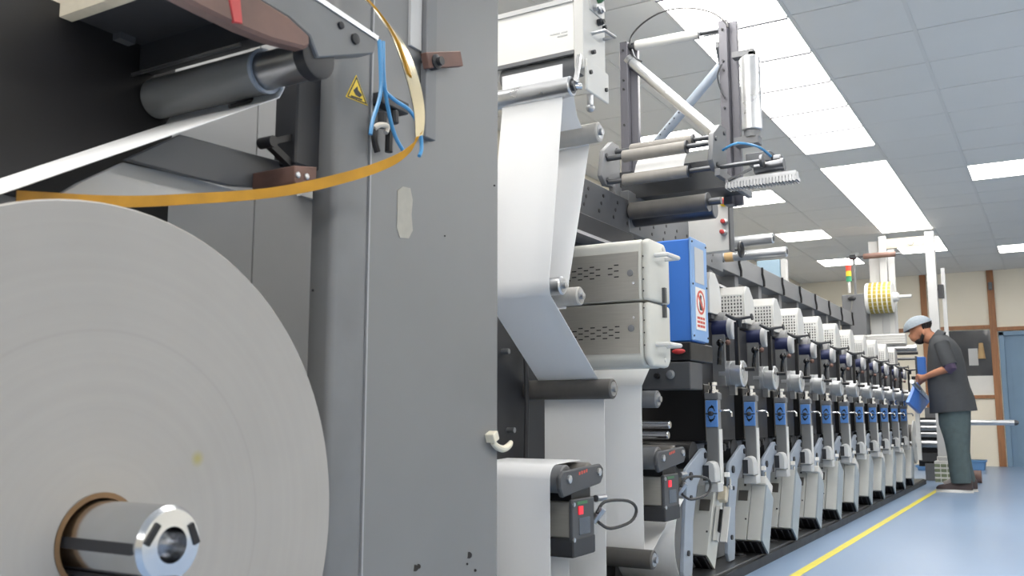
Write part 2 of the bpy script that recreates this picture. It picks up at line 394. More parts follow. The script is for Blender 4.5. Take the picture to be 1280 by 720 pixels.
# ------------------------------------------------------------------ unwinder
XC = -1.40                                               # face of the column and the side panel
un = thing('unwind_stand', 'tall grey steel unwinder frame with wide side panel beside the paper roll', 'machine frame', (-1.6, 1.9, 0))
cy0 = yz(419, 360, XC)[0]; cy1 = yz(460, 360, XC)[0]; cy2 = yz(624, 360, XC)[0]
MB().box(XC - .075, XC, cy0 - .012, cy1, 0, CZ - .12).build('column', 'grey_paint_rough', un, bevel=.016, bseg=3)
MB().box(XC - .09, XC - .004, cy1 + .001, cy2, 0, CZ - .12).build('side_panel', 'grey_paint', un, bevel=.004)
MB().box(XC - .02, XC + .0012, cy1 - .003, cy1 + .002, 0, CZ - .12).build('seam_strip', 'edge_highlight', un)  # seam lip, its paler grey stands in for the highlight on the ridge
MB().box(-1.86, -1.80, -1.2, 1.20, 0, 1.60).build('back_panel', 'light_grey', un)
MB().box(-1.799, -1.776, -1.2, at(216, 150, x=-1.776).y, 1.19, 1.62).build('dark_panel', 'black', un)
MB().box(-1.86, -1.80, 1.205, 1.72, 0, CZ - .3).build('back_panel', 'light_grey', un)
MB().box(-1.86, -1.80, 1.726, 2.02, 0, CZ - .3).build('back_panel', 'light_grey', un)
MB().box(-1.86, -1.80, 2.026, 2.30, 0, CZ - .3).build('back_panel', 'light_grey', un)
MB().box(-1.80, -1.785, 1.88, 2.14, 1.36, 1.95).build('white_plate', 'white_paint', un)
# dark block with links, left of the column
q = MB(); y0 = yz(363, 150, -1.47)[0]; y1 = cy0 + .02
q.box(-1.52, -1.45, y0, y1, yz(380, 212, -1.47)[1], yz(380, 60, -1.47)[1]); q.build('link_block', 'charcoal', un, bevel=.004)
q = MB(); a = at(363, 172, x=-1.47); c = at(334, 178, x=-1.47); d = at(362, 205, x=-1.47)
q.bar(a, c, .014, .014); q.bar(c, d, .016, .016); q.cyl(c - Vector((.02, 0, 0)), c + Vector((.02, 0, 0)), .013, seg=12); q.build('link_arm', 'black', un)
q = MB(); q.cyl(at(287, 133, x=-1.5), at(366, 111, x=-1.5), .005, seg=8); q.build('tie_rod', 'charcoal', un)
# beam above the roll (swung over the web) with bolts and shaft bore
bx = -1.26
P = [yz(*p, bx) for p in ((262, -50), (325, 0), (362, 22), (388, 45), (398, 72), (468, 67), (472, 48), (395, -6), (330, -52))]
be = MB().prism(P, bx - .05, bx).build('swing_beam', 'grey_paint_rough', un, bevel=.003)
P = [yz(*p, bx) for p in ((330, -50), (395, -6), (472, 46), (471, 51), (392, -1), (326, -48))]
MB().prism(P, bx - .04, bx + .004).build('beam_top_plate', 'alu', be)
q = MB()
for px, py, r in ((425, 32, .008), (443, 49, .012)): a = at(px, py, x=bx); q.lathe(a, (1, 0, 0), [(0, r), (.006, r), (.008, r * .6)], 12)
each(q, 'bolt', 'charcoal', be)
P = [yz(*p, bx + .006) for p in ((190, -22), (250, 9), (305, 36), (340, 50), (382, 61), (389, 57), (388, 44), (362, 20), (325, -3), (262, -50))]
MB().prism(P, bx - .03, bx + .006).build('tape_wrapped_arm', 'tape_brown', un, bevel=.006)
P = [yz(*p, bx + .008) for p in ((283, -18), (300, -12), (304, 30), (292, 28))]
MB().prism(P, bx - .028, bx + .0085).build('red_tape', 'red_paint', un, bevel=.002)
# the dark tray over the roll
ty = at(60, 22, z=1.62).y
q = MB(); q.box(-1.86, -1.30, ty, 1.36, 1.60, 1.66); q.box(-1.86, -1.30, 1.33, 1.37, 1.54, 1.64); q.build('overhead_tray', 'charcoal', un)
q = MB(); q.box(-1.9, -1.75, ty + .10, ty + .14, 1.585, 1.602); q.build('tray_rib', 'dark_grey', un)
a = at(0, 27, x=-1.85); c = at(225, -10, x=-1.45)
MB().box(-3.2, -1.30, ty - .03, ty, 1.59, 1.68).build('tray_edge', 'beige', un)
# rollers
ra = at(395, 73, x=-1.28)
ro = roller(un, -1.775, -1.425, ra.y, ra.z, .047, 'lead_metal', 'lead_roller')
q = MB(); q.cyl((-1.425, ra.y, ra.z), (-1.282, ra.y, ra.z), .040, seg=24); each(q, 'roller_shaft', 'steel', ro)
q = MB(); q.lathe((-1.428, ra.y, ra.z), (1, 0, 0), [(0, .047), (0, .049), (.008, .049), (.008, .042)], 24, False, False); q.build('roller_ring', 'frame_blue_grey', ro)
q = MB(); q.lathe((-1.30, ra.y, ra.z + .004), (1, 0, 0), [(-.0, .048), (.028, .048), (.030, .044)], 24); q.build('shaft_seat', 'charcoal', be)
MB().box(-2.05, -1.43, ra.y - .07, ra.y - .064, ra.z + .035, ra.z + .041).build('scraper_bar', 'steel', un)
# arm blade, light plate and band bracket
P = [yz(*p, -1.5) for p in ((158, 199), (226, 168), (372, 207), (388, 238), (290, 232), (240, 221))]
MB().prism(P, -1.515, -1.5).build('arm_blade', 'dark_grey', un, bevel=.002)
P = [yz(*p, -1.54) for p in ((100, 228), (155, 203), (240, 222), (300, 238), (300, 252), (60, 252))]
MB().prism(P, -1.555, -1.54).build('guard_plate', 'light_grey', un, bevel=.002)
P = [yz(*p, -1.39) for p in ((362, 208), (390, 210), (389, 238), (374, 240), (361, 228))]
bk = MB().prism(P, -1.5, -1.375).build('band_bracket', 'rust', un, bevel=.002)
q = MB()
for p in ((371, 219), (382, 221)): q.lathe(at(*p, x=-1.377), (1, 0, 0), [(0, .007), (.005, .007), (.007, .004)], 8)
each(q, 'bracket_bolt', 'alu', bk)
# on the panel: slide bar, clamp, residue, drilled holes, hook, warning sticker
q = MB(); y0, y1 = yz(526, 90, XC)[0], yz(539, 90, XC)[0]; z0 = yz(532, 175, XC)[1]
q.box(XC - .002, XC + .018, y0, y1, z0, CZ - .14); q.build('slide_bar', 'mid_grey', un, bevel=.002)
y0b, y1b = yz(511, 90, XC)[0], yz(525, 90, XC)[0]
MB().box(XC - .004, XC + .004, y0b, y1b, yz(518, 60, XC)[1], CZ - .14).build('slide_rail', 'light_grey', un)
q = MB(); a = at(543, 78, x=XC + .03); q.lathe(a + Vector((-.03, 0, 0)), (1, 0, 0), [(0, .02), (.04, .02), (.043, .012), (.055, .012)], 14)
cl = q.build('clamp', 'charcoal', un)
q = MB(); q.bar(at(531, 76, x=XC + .025), at(574, 74, x=XC + .025), .02, .042); q.build('clamp_tongue', 'rust', cl, bevel=.002)
P = [yz(*p, XC) for p in ((498, 238), (505, 233), (514, 235), (517, 250), (515.5, 268), (517, 288), (512, 298), (501, 297), (497, 284), (498, 262))]
MB().prism(P, XC - .005, XC - .0025).build('glue_residue', 'residue', un)
for p, r in (((519, 710), .008), ((523, 708), .006), ((586, 694), .009), ((584, 705), .003), ((594, 713), .004), ((618, 232), .003), ((391, 363), .003), ((556, 295), .002)):
    q = MB(); q.cyl(at(*p, x=XC - .01), at(*p, x=XC - .0015), r, seg=10); q.build('drilled_hole', 'black', un)
q = MB(); q.tube([at(*p, x=XC + .012) for p in ((616, 553), (622, 559), (630, 561), (637, 556), (639, 551))], [.008, .010, .010, .009, .005], 10, 3)
a = at(615, 546, x=XC + .01); q.obox(a, (.03, .028, .026), Matrix.Rotation(.4, 3, 'X')); q.build('hook', 'hook_ivory', un, bevel=.002)
P = [yz(*p, XC) for p in ((445, 94), (459, 132), (432, 121))]
sg = MB().prism(P, XC, XC + .0015).build('warning_label', 'yellow_sign', un); sg['label'] = 'yellow triangular hand hazard sticker'
def shrink(P, k): c = (sum(p[0] for p in P) / len(P), sum(p[1] for p in P) / len(P)); return [(c[0] + (p[0] - c[0]) * k, c[1] + (p[1] - c[1]) * k) for p in P]
q = MB(); O, I = shrink(P, .92), shrink(P, .78)
for i in range(3): q.prism([O[i], O[(i + 1) % 3], I[(i + 1) % 3], I[i]], XC + .0015, XC + .002)
q.prism([yz(*p, XC) for p in ((441, 113), (446, 108), (447, 113), (452, 119), (449, 122), (444, 119))], XC + .0015, XC + .002)
q.prism([yz(*p, XC) for p in ((438, 119), (452, 124), (452, 126), (438, 121))], XC + .0015, XC + .002)
q.build('hazard_symbol', 'sign_black', sg)
# valve block with the ends of the hoses
q = MB(); q.box(XC - .02, XC + .03, yz(466, 130, XC)[0], yz(500, 130, XC)[0], yz(480, 137, XC)[1], yz(480, 122, XC)[1])
q.cyl(at(478, 140, x=XC + .02), at(478, 160, x=XC + .02), .011, seg=10); q.cyl(at(492, 138, x=XC + .02), at(493, 155, x=XC + .02), .012, seg=10)
vb = q.build('valve_block', 'charcoal', un, bevel=.003)
q = MB(); q.tube([at(469, 160, x=XC + .02), at(468, 175, x=XC + .02), at(472, 190, x=XC + .02)], .008, 8); q.tube([at(487, 160, x=XC + .02), at(486, 190, x=XC + .02)], .010, 8, 0); q.build('valve_plug', 'black', vb)
q = MB(); q.tube([at(468, 160, x=XC + .025), at(475, 156, x=XC + .03), at(484, 158, x=XC + .025), at(482, 166, x=XC + .025)], .007, 8); q.build('glove_finger', 'clear_glove', vb)
# paper roll on its core shaft
ry, rz, rr, rx0, rx1 = .971, .553, .545, -1.63, -1.33
pr = thing('paper_roll', 'huge white roll of paper on a metal shaft in the left foreground', 'paper roll', (rx1, ry, rz))
q = MB(); seg = 96
q.lathe((rx0, ry, rz), (1, 0, 0), [(0, .076), (0, rr - .003), (.003, rr), (rx1 - rx0 - .003, rr), (rx1 - rx0, rr - .003), (rx1 - rx0, .076)], seg, False, False); q.build('paper_winding', 'roll_edge', pr)
q = MB(); q.lathe((rx0, ry, rz), (1, 0, 0), [(0, .076), (0, .068), (rx1 - rx0 + .002, .068), (rx1 - rx0 + .002, .0765)], 40, False, False); q.build('core_tube', 'brown_core', pr)
sh = thing('core_shaft', 'shiny steel expanding shaft sticking out of the paper roll centre', 'shaft', (rx1, ry, rz))
q = MB(); q.lathe((rx0 - .1, ry, rz + .006), (1, 0, 0), [(0, .058), (.562, .058), (.570, .052), (.572, .027), (.52, .026), (.50, .02), (.50, 0)], 40, True, False); q.build('shaft_body', 'chrome', sh)
for k in range(6):
    a = math.radians(60 * k + 25); q = MB(); M = Matrix.Rotation(a, 3, 'X')
    q.obox(Vector((rx1 + .055, ry, rz)) + M @ Vector((0, 0, .0575)), (.20, .017, .006), M); q.build('grip_strip', 'charcoal', sh)
for k in range(3):
    a = math.radians(120 * k + 55); M = Matrix.Rotation(a, 3, 'X'); q = MB()
    q.obox(Vector((rx0 - .1 + .5715, ry, rz)) + M @ Vector((0, 0, .044)), (.004, .034, .010), M); q.build('face_slot', 'black', sh)
# the web leaving the roll
path = [(.62, .995), (.72, 1.048), (.80, 1.085), (ra.y + .03, ra.z - .052), (ra.y + .042, ra.z - .03), (ra.y + .052, ra.z), (ra.y + .03, ra.z + .045)]
q = MB(); q.sheet(path, -1.773, -1.41)
tag(q.build('paper_web', 'paper', loc=(-1.7, 1.0, 1.1)), 'blurred white web rising from the big roll to the lead roller', 'paper web', 'webs of paper')
# yellow band looping round the arm
def ribbon(pts, wv, th):
    q = MB(); P = [Vector(p) for p in pts]; W = [Vector(v) for v in wv]; R = []
    Q = []; WW = []
    for i in range(len(P) - 1):
        a, b_, c, d = P[max(i - 1, 0)], P[i], P[i + 1], P[min(i + 2, len(P) - 1)]
        for k in range(5):
            t = k / 5; Q.append(.5 * ((2 * b_) + (c - a) * t + (2 * a - 5 * b_ + 4 * c - d) * t * t + (3 * b_ - a - 3 * c + d) * t ** 3)); WW.append(W[i].lerp(W[i + 1], t))
    Q.append(P[-1]); WW.append(W[-1])
    for i, p in enumerate(Q):
        d = (Q[min(i + 1, len(Q) - 1)] - Q[max(i - 1, 0)]).normalized(); n = d.cross(WW[i]).normalized() * th / 2
        R.append([p - WW[i] - n, p + WW[i] - n, p + WW[i] + n, p - WW[i] + n])
    return q.rings(R)
bd = thing('guard_band', 'curved yellow flat band looping from the roll past the grey column', 'band', (-1.3, 1.5, 1.25))
low = [at(px, py, x=xx) for px, py, xx in ((20, 246, -1.50), (150, 252, -1.47), (250, 248, -1.44), (330, 242, -1.40), (390, 232, -1.345), (455, 215, -1.30), (495, 199, -1.27), (517, 182, -1.25), (524, 168, -1.24))]
ribbon(low, [(0, 0, .011)] * 4 + [(0, 0, .0125)] * 2 + [(.002, .002, .013), (.004, .003, .0125), (.006, .006, .009)], .003).build('painted_band', 'yellow_band', bd)
upp = [at(px, py, x=xx) for px, py, xx in ((524, 170, -1.24), (524, 140, -1.235), (516, 100, -1.235), (500, 55, -1.24), (478, 22, -1.25), (452, -6, -1.26), (425, -30, -1.27))]
ribbon(upp, [(.004, .009, .004), (.004, .015, .003), (.004, .022, -.003), (.003, .026, -.008), (.003, .027, -.012), (.003, .027, -.014), (.003, .025, -.014)], .003).build('reflection_band', 'band_reflection', bd)  # same yellow band, reflected lights put into its pale colour
ribbon([p + Vector((.001, -.013, .006)) for p in upp[2:]], [(0, .006, -.003)] * 5, .005).build('band_edge', 'yellow_band', bd)
for lab, pts in (('blue air hose hanging in front of the column, left strand', ((474, 50), (476, 90), (475, 120), (466, 150), (463, 168))),
                 ('blue air hose hanging to the foot of the yellow band', ((479, 52), (480, 100), (486, 140), (494, 170), (505, 190))),
                 ('blue air hose curving right behind the yellow band', ((477, 52), (478, 105), (492, 124), (512, 138), (524, 160), (527, 185), (524, 195)))):
    q = MB(); q.tube([at(*p, x=-1.33 + .002 * i) for i, p in enumerate(pts)], .0048, 8, 4)
    tag(q.build('air_hose', 'hose_blue', loc=tuple(at(*pts[0], x=-1.33))), lab, 'hose', 'blue air hoses')

# ------------------------------------------------------------------ web guide section of the press
WX0, WX1 = -1.665, -1.42                                  # edges of the running web
RX = -1.72                                                # face of the machine's inner frame wall
fr = thing('web_stand', 'dark steel inner frame wall behind the running paper webs', 'machine frame', (-1.8, 3.2, 0))
MB().box(RX - .06, RX, 2.2, 4.1, .06, 1.62).build('frame_plate', 'charcoal', fr, bevel=.004)
MB().box(RX - .002, RX + .01, 2.62, 2.72, .9, 1.3).build('cover_plate', 'mid_grey', fr)
q = MB()
for y, z in ((2.80, 1.22), (2.86, .98), (2.95, 1.1), (2.9, .7)): q.cyl((RX, y, z), (RX + .03, y, z), .01, seg=10)
each(q, 'frame_bolt', 'steel', fr)
q = MB(); q.tube([(RX + .01, 2.98, 1.2), (RX + .03, 2.99, .8), (RX + .02, 2.96, .1)], .009, 8); q.build('frame_cable', 'charcoal', fr)
ba = thing('machine_bed', 'long low dark base plate under the row of print units', 'machine base', (-1.7, 7, 0))
MB().box(-2.25, -1.36, 2.2, 11.42, .0, .055).build('base_plate', 'dark_steel', ba, bevel=.004)
MB().box(-1.362, -1.345, 2.2, 11.43, .0, .045).build('base_edge', 'black', ba)
for k in range(11):
    q = MB(); q.lathe((-1.44, 4.72 + .61 * k, .055), (0, 0, 1), [(0, .03), (.006, .03), (.008, .02), (.012, .018)], 14); q.build('levelling_foot', 'black', ba)

def sheet_thing(path, x0, x1, label):
    q = MB(); q.sheet(path, x0, x1); c = path[len(path) // 2]
    return tag(q.build('paper_web', 'paper', loc=((x0 + x1) / 2, c[0], min(p[1] for p in path))), label, 'paper web', 'webs of paper')
def arc(c, r, a0, a1, n=8): return [(c[0] + r * math.cos(math.radians(a0 + (a1 - a0) * i / n)), c[1] + r * math.sin(math.radians(a0 + (a1 - a0) * i / n))) for i in range(n + 1)]

# hood (web cleaner) with its rolls
hd = thing('web_cleaner', 'white box hood with handle at the top of the first web', 'hood', (-1.55, 2.9, 1.87))
hy0 = 2.83; hzb = at(690, 71, y=hy0).z; hzt = at(690, 6, y=hy0).z + .005
MB().box(-1.80, -1.40, hy0, hy0 + .17, hzb, hzt).build('hood_body', 'white_paint', hd, bevel=.006)
MB().box(-1.80, -1.402, hy0 - .006, hy0 + .002, hzt - .012, hzt + .006).build('hood_lip', 'light_grey', hd)
MB().box(-1.80, -1.402, hy0 - .008, hy0 + .004, hzb - .008, hzb + .006).build('hood_lip', 'mid_grey', hd)
sp = MB(); sp.box(-1.40, -1.362, hy0 - .01, hy0 + .175, 1.965, 2.42); sp = sp.build('side_plate', 'pale_grey', hd, bevel=.003)
sq = MB(); sq.box(-1.364, -1.352, hy0 + .0, hy0 + .18, 1.885, 2.0); sq.build('foot_plate', 'pale_grey', hd, bevel=.003)
for y, z in ((hy0 + .05, 2.04), (hy0 + .02, 1.955), (hy0 + .15, 1.93), (hy0 + .15, 2.17)):
    q = MB(); q.cyl((-1.358, y, z), (-1.344, y, z), .008, seg=8); each(q, 'plate_bolt', 'charcoal', hd)
q = MB(); q.tube([(-1.362, hy0 + .06, 2.115), (-1.315, hy0 + .065, 2.12), (-1.315, hy0 + .155, 2.128), (-1.362, hy0 + .16, 2.13)], .007, 8, 0); q.build('handle', 'steel', hd)
q = MB(); q.box(-1.363, -1.357, hy0 + .04, hy0 + .14, 2.2, 2.30); q.build('switch_plate', 'light_grey', hd)
for y, z, m, l in ((hy0 + .07, 2.215, 'steel', None), (hy0 + .11, 2.22, 'steel', None), (hy0 + .11, 2.175, 'charcoal', None), (hy0 + .105, 2.26, 'green_mark', 'green button'), (hy0 + .06, 2.27, 'red_paint', 'red button')):
    q = MB(); q.lathe((-1.36, y, z), (1, 0, 0), [(0, .013), (.016, .013), (.019, .010), (.026, .009)], 12); o = q.build('button', m, hd)
    if l: o['label'] = l
q = MB()
for k, (x0, x1) in enumerate(((-1.50, -1.46), (-1.455, -1.43), (-1.47, -1.43))): q.box(x0, x1, hy0 - .0012, hy0, hzb + .08 - .012 * (k == 2), hzb + .085 - .012 * (k == 2))
q.build('faint_print', 'light_grey', hd)
c1 = at(719, 107, x=-1.375)
roller(hd, -1.72, -1.385, c1.y, c1.z, .036, 'alu', 'chill_roller', hub='dark_steel', hubr=.5)
c2 = at(722, 78, x=-1.40); roller(hd, -1.72, -1.40, c2.y + .03, c2.z, .042, 'mid_grey', 'nip_roller', hub=None)
q = MB(); q.cyl((-1.385, c1.y, c1.z), (-1.36, c1.y + .02, c1.z), .011, seg=12); q.bar((-1.372, c1.y, c1.z + .01), (-1.372, c1.y + .03, c1.z + .12), .014, .012); q.build('roller_lever', 'chrome', hd)
q = MB(); q.cyl((-1.37, c1.y + .11, c1.z - .045), (-1.37, c1.y + .11, c1.z + .0), .012, seg=12); q.ball((-1.37, c1.y + .11, c1.z - .05), .016); q.build('pull_knob', 'steel', hd)

# free rollers carried by the frame wall
def free_roller(px, py, r, m, label, x1=-1.365, x0=RX, hubr=.35):
    x1 = x1; c = at(px, py, x=x1); t = thing('guide_roller', label, 'roller', (x0, c.y, c.z), 'rollers that guide the webs')
    roller(t, x0, x1, c.y, c.z, r, m, 'roller_tube', hubr=hubr); return c
gB = free_roller(750, 165, .036, 'roller_pale', 'pale grey guide roller with dark end below the white hood')
gs1 = free_roller(704, 357, .031, 'alu', 'small silver guide roller whose end shows beside the first web', -1.385)
gs2 = free_roller(726, 370, .032, 'roller_pale', 'small greenish pale roller in front of the vented boxes')
gL = free_roller(767, 486, .036, 'rubber_dark', 'long dark grey roller crossing in front of the lower white web')
g3 = free_roller(823, 499, .034, 'mid_grey', 'short grey roller end right of the tall web, below the box pair')
gbt = free_roller(818, 700, .036, 'rubber_dark', 'dark roller at the foot of the tall vertical web')
for lab, px, py in (('upper chrome bar of the pair beside the tall web', 838, 531), ('lower chrome bar of the pair beside the tall web', 836, 544)):
    c = at(px, py, x=-1.38); q = MB(); q.cyl((RX, c.y, c.z), (-1.38, c.y, c.z), .016, seg=14, ch=.003)
    tag(q.build('chrome_bar', 'chrome', loc=(RX, c.y, c.z)), lab, 'bar')
# webs
A = [yz(*p, WX1) for p in ((703, 80), (703, 128), (698, 200), (692, 280), (686, 345))]
cS = (gs1.y, gs1.z)
dg = yz(748, 474, WX1)
A = A[:4] + [(gs1.y - .0335, gs1.z + .02), (gs1.y - .033, gs1.z - .012), (gs1.y - .022, gs1.z - .034), dg]
LB = (gL.y, gL.z); xw = max(dg[0] + .02, gL.y + .037)
A += [(xw, gL.z + .01), (xw + .002, gL.z - .05), (xw, .07)]
sheet_thing(A, WX0, WX1, 'bright white web falling from the hood and slanting to the dark roller')
B = [yz(*p, WX1) for p in ((716, 118), (739, 150), (737, 182), (726, 260), (712, 350))]
B = [(gB.y - .06, gB.z + .10), (gB.y + .0, gB.z + .036)] + [(gB.y + .034, gB.z + .01)] + [yz(*p, WX1) for p in ((737, 185), (726, 260), (713, 345))] + [(gs2.y - .034, gs2.z), (gs2.y - .03, gs2.z - .04)]
sheet_thing([yz(*p, WX1) for p in ((716, 110), (722, 145), (737, 182), (726, 260), (712, 350), (708, 386))], WX0 + .004, WX1 - .002, 'pale second web hanging behind the bright web, beside the vented boxes')
yc = yz(803, 560, WX1)[0]
sheet_thing([(yc + .12, 1.05), yz(813, 458, WX1), (yc + .008, .87), (yc, .80), (yc, .25)] + arc((yc + .037, .24), .037, 180, 270, 5), WX0, WX1, 'tall grey white web falling straight down below the vented boxes')
# web D over the sensor rollers
d1 = at(708, 599, x=-1.375)
sheet_thing([(d1.y + .17, .603)] + arc((d1.y, d1.z), .0465, 85, 180, 8) + [(d1.y - .0465, .06)], WX0 - .03, WX1 + .01, 'white web folded over a roller at the bottom beside the grey panel')
sheet_thing([(d1.y + .10, .30), (d1.y + .105, .06)], WX0, WX1 + .0, 'short white web seen under the near sensor box')
# web E at the foot of the first print unit
e0 = yz(836, 651, WX1); e1 = yz(815, 690, WX1)
sheet_thing([(e1[0] - .01, e1[1] - .03), e1, e0, (e0[0] + .06, e0[1] + .09)], WX0, WX1, 'short bright web slanting up from the foot roller')
sheet_thing(arc((3.93, .22), .19, 110, 250, 10), WX0 - .02, WX1 + .005, 'curved grey white web around the lowest cylinder of the first unit')

def make_sensor(label):
    t = thing('web_sensor', label, 'sensor', (-1.36, 2.6, .3), 'web sensors with roller pairs')
    for (px, py), r in (((708, 599), .045), ((737, 592), .037)):
        c = at(px, py, x=-1.375); roller(t, RX, -1.375, c.y, c.z, r, 'mid_grey' if r > .04 else 'roller_grey', 'nip_roller', hub='dark_grey', hubr=.3)
    y0, z0 = yz(697, 602, -1.345); y1, z1 = yz(751, 592, -1.345)
    q = MB(); q.prism([(y0, z0 - .022), (y0 + .02, z0 - .05), (y1 - .02, z1 - .03), (y1, z1 - .008), (y1, z1 + .02), (y1 - .02, z1 + .033), (y0 + .02, z0 + .03), (y0, z0 + .01)], -1.352, -1.335)
    pl = q.build('bracket_plate', 'dark_grey', t, bevel=.004)
    for y, z in ((y0 + .055, z0 + .004), (y1 - .04, z1 + .008)):
        q = MB(); q.lathe((-1.336, y, z), (1, 0, 0), [(0, .013), (.008, .013), (.010, .008)], 8); each(q, 'bracket_bolt', 'alu', pl)
    q = MB(); ym = (y0 + y1) / 2
    for k in range(4): q.box(-1.336, -1.3345, ym - .03 + k * .017, ym - .03 + k * .017 + .011, .564 + .002 * k, .574 + .002 * k)
    q.build('red_print', 'sign_red', pl)
    MB().box(-1.47, -1.375, 2.72, 2.86, .476, .53).build('sensor_neck', 'black', t)
    MB().box(-1.50, -1.372, 2.70, 2.85, .365, .478).build('sensor_body', 'brushed_steel', t, bevel=.003)
    MB().box(-1.372, -1.358, 2.695, 2.855, .35, .485).build('sensor_face', 'dark_grey', t, bevel=.003)
    MB().box(-1.50, -1.356, 2.695, 2.858, .305, .364).build('sensor_foot', 'charcoal', t, bevel=.004)
    MB().box(-1.3585, -1.354, 2.735, 2.765, .436, .462).build('signal_lamp', 'red_lit', t)
    q = MB(); q.box(-1.3585, -1.356, 2.725, 2.80, .468, .477); q.build('green_strip', 'green_mark', t)
    q = MB(); q.box(-1.3585, -1.3565, 2.74, 2.82, .372, .425); q.build('display_window', 'glass_dark', t)
    for y, z in ((2.703, .47), (2.703, .36)):
        q = MB(); q.lathe((-1.36, y, z), (1, 0, 0), [(0, .007), (.006, .007)], 8); q.build('corner_bolt', 'alu', t)
    q = MB(); q.cyl((-1.36, 2.87, .477), (-1.36, 2.94, .475), .012, seg=10); q.cyl((-1.37, 2.87, .40), (-1.34, 2.88, .445), .014, seg=10); each(q, 'cable_plug', 'steel', t)
    q = MB(); q.tube([(-1.35, 2.86, .43), (-1.34, 2.90, .465), (-1.30, 3.0, .462), (-1.29, 3.05, .43), (-1.30, 3.02, .39), (-1.335, 2.93, .375), (-1.35, 2.87, .40)], .0055, 8, 4); each(q, 'cable', 'cable', t)
    return t
s1 = make_sensor('dark sensor box with red lamp under the roller pair, nearest the grey panel')
s2 = copy_tree(s1); s2.location = s1.location + Vector((0, .80, .035)); s2['label'] = 'second dark sensor box with red lamp, right of the tall vertical web'

# two vented lamp housings
def housing(z0, z1, label, top):
    t = thing('lamp_housing', label, 'housing', (-1.5, 3.3, z0), 'pair of vented steel boxes')
    yb0, yb1, xb = 3.26, 3.48, -1.31
    q = MB(); R = .05
    prof = [(yb0, z0), (yb1, z0), (yb1, z1 - .05), (yb1 - .05, z1), (yb0 + R * .3, z1), (yb0, z1 - R * .3)] if top else [(yb0, z0 + R * .6), (yb0 + R * .6, z0), (yb1 - .03, z0), (yb1, z0 + .03), (yb1, z1), (yb0, z1)]
    q.prism(prof, -1.72, xb - .03); q.build('housing_body', 'cream_enamel', t, bevel=.012, bseg=3)
    q = MB(); q.prism(prof, xb - .03, xb); ep = q.build('end_plate', 'cream_enamel', t, bevel=.014, bseg=3)
    zf0, zf1 = (z0 + .004, z1 - .05) if top else (z0 + .05, z1 - .004)
    q = MB(); q.box(-1.70, -1.352, yb0 - .004, yb0 + .002, zf0, zf1); fp = q.build('front_panel', 'brushed_steel', t)
    q = MB(); zm = (zf0 + zf1) / 2 + (.02 if top else -.015)
    for r in range(5):
        for c in range(9):
            if (r + c) % 2: continue
            if top and c == 6: continue
            x = -1.66 + c * .026; z = zm + (r - 2) * .0115 * (1 if top else .95)
            q.box(x, x + .019, yb0 - .0052, yb0 - .003, z, z + .0042)
    q.build('vent_slots', 'black', fp)['kind'] = 'stuff'
    q = MB(); q.lathe((-1.385, yb0 - .004, (zf0 + zf1) / 2 + (.01 if top else -.0)), (0, -1, 0), [(0, .013), (.002, .013), (.003, .010)], 16); q.build('round_plug', 'mid_grey', fp)
    q = MB(); q.lathe((-1.372, yb0 - .004, (zf0 + zf1) / 2 + (-.03 if top else .04)), (0, -1, 0), [(0, .006), (.004, .005)], 10); q.build('panel_screw', 'chrome', fp)
    for k in range(4):
        q = MB(); q.lathe((-1.333, yb0 - .0, zf0 + .03 + k * (zf1 - zf0 - .05) / 3), (0, -1, 0), [(0, .003), (.002, .003)], 8); q.build('rivet', 'charcoal', t)
    hz = z1 - .06 if top else z0 + .085
    q = MB(); q.tube([(xb, yb0 + .06, hz), (xb + .05, yb0 + .062, hz), (xb + .055, yb0 + .17, hz), (xb, yb0 + .172, hz)], .009, 8, 0); q.build('handle', 'pale_grey', t)
    q = MB(); q.box(xb, xb + .012, yb0 + .13, yb0 + .15, (z0 - .0 if top else z1 - .05), (z0 + .06 if top else z1 + .0)); q.build('latch', 'dark_steel', t)
    q = MB(); q.lathe((xb, yb0 + .15, z1 - .022 if top else z0 + .03), (1, 0, 0), [(0, .009), (.003, .009), (.004, .006)], 12); q.build('corner_screw', 'pale_grey', t)
housing(1.187, 1.425, 'upper vented steel box with handle, stacked beside the blue cabinet', True)
housing(.935, 1.180, 'lower vented steel box with handle, under its twin', False)

# blue cabinet with safety sign, dark box below
bc = thing('blue_cabinet', 'tall bright blue cabinet with a round prohibition sign', 'cabinet', (-1.5, 4.0, 1.08))
MB().box(-1.60, -1.372, 3.90, 4.09, 1.075, 1.535).build('cabinet_body', 'blue_paint', bc, bevel=.006)
MB().box(-1.372, -1.362, 3.885, 4.10, 1.08, 1.54).build('cabinet_cover', 'blue_pale', bc, bevel=.004)
MB().box(-1.362, -1.36, 3.93, 4.05, 1.34, 1.50).build('info_plate', 'light_grey', bc)
sg = MB().box(-1.362, -1.36, 3.93, 4.06, 1.13, 1.32).build('safety_sign', 'sign_white', bc); sg['label'] = 'white sign with red prohibition ring and red text'
q = MB(); cy, cz, R = 3.995, 1.255, .055; n = 28
for i in range(n):
    a0, a1 = 2 * math.pi * i / n, 2 * math.pi * (i + 1) / n
    q.prism([(cy + R * math.cos(a0), cz + R * math.sin(a0)), (cy + R * math.cos(a1), cz + R * math.sin(a1)), (cy + R * .8 * math.cos(a1), cz + R * .8 * math.sin(a1)), (cy + R * .8 * math.cos(a0), cz + R * .8 * math.sin(a0))], -1.36, -1.3592)
q.prism([(cy - .042, cz + .03), (cy - .03, cz + .042), (cy + .042, cz - .03), (cy + .03, cz - .042)], -1.36, -1.3593)
for k in range(3):
    for (a, c) in ((0, .035), (.04, .07), (.075, .1)): q.box(-1.36, -1.3592, 3.943 + a, 3.943 + c, 1.142 + k * .018, 1.153 + k * .018)
q.build('red_print', 'sign_red', sg)
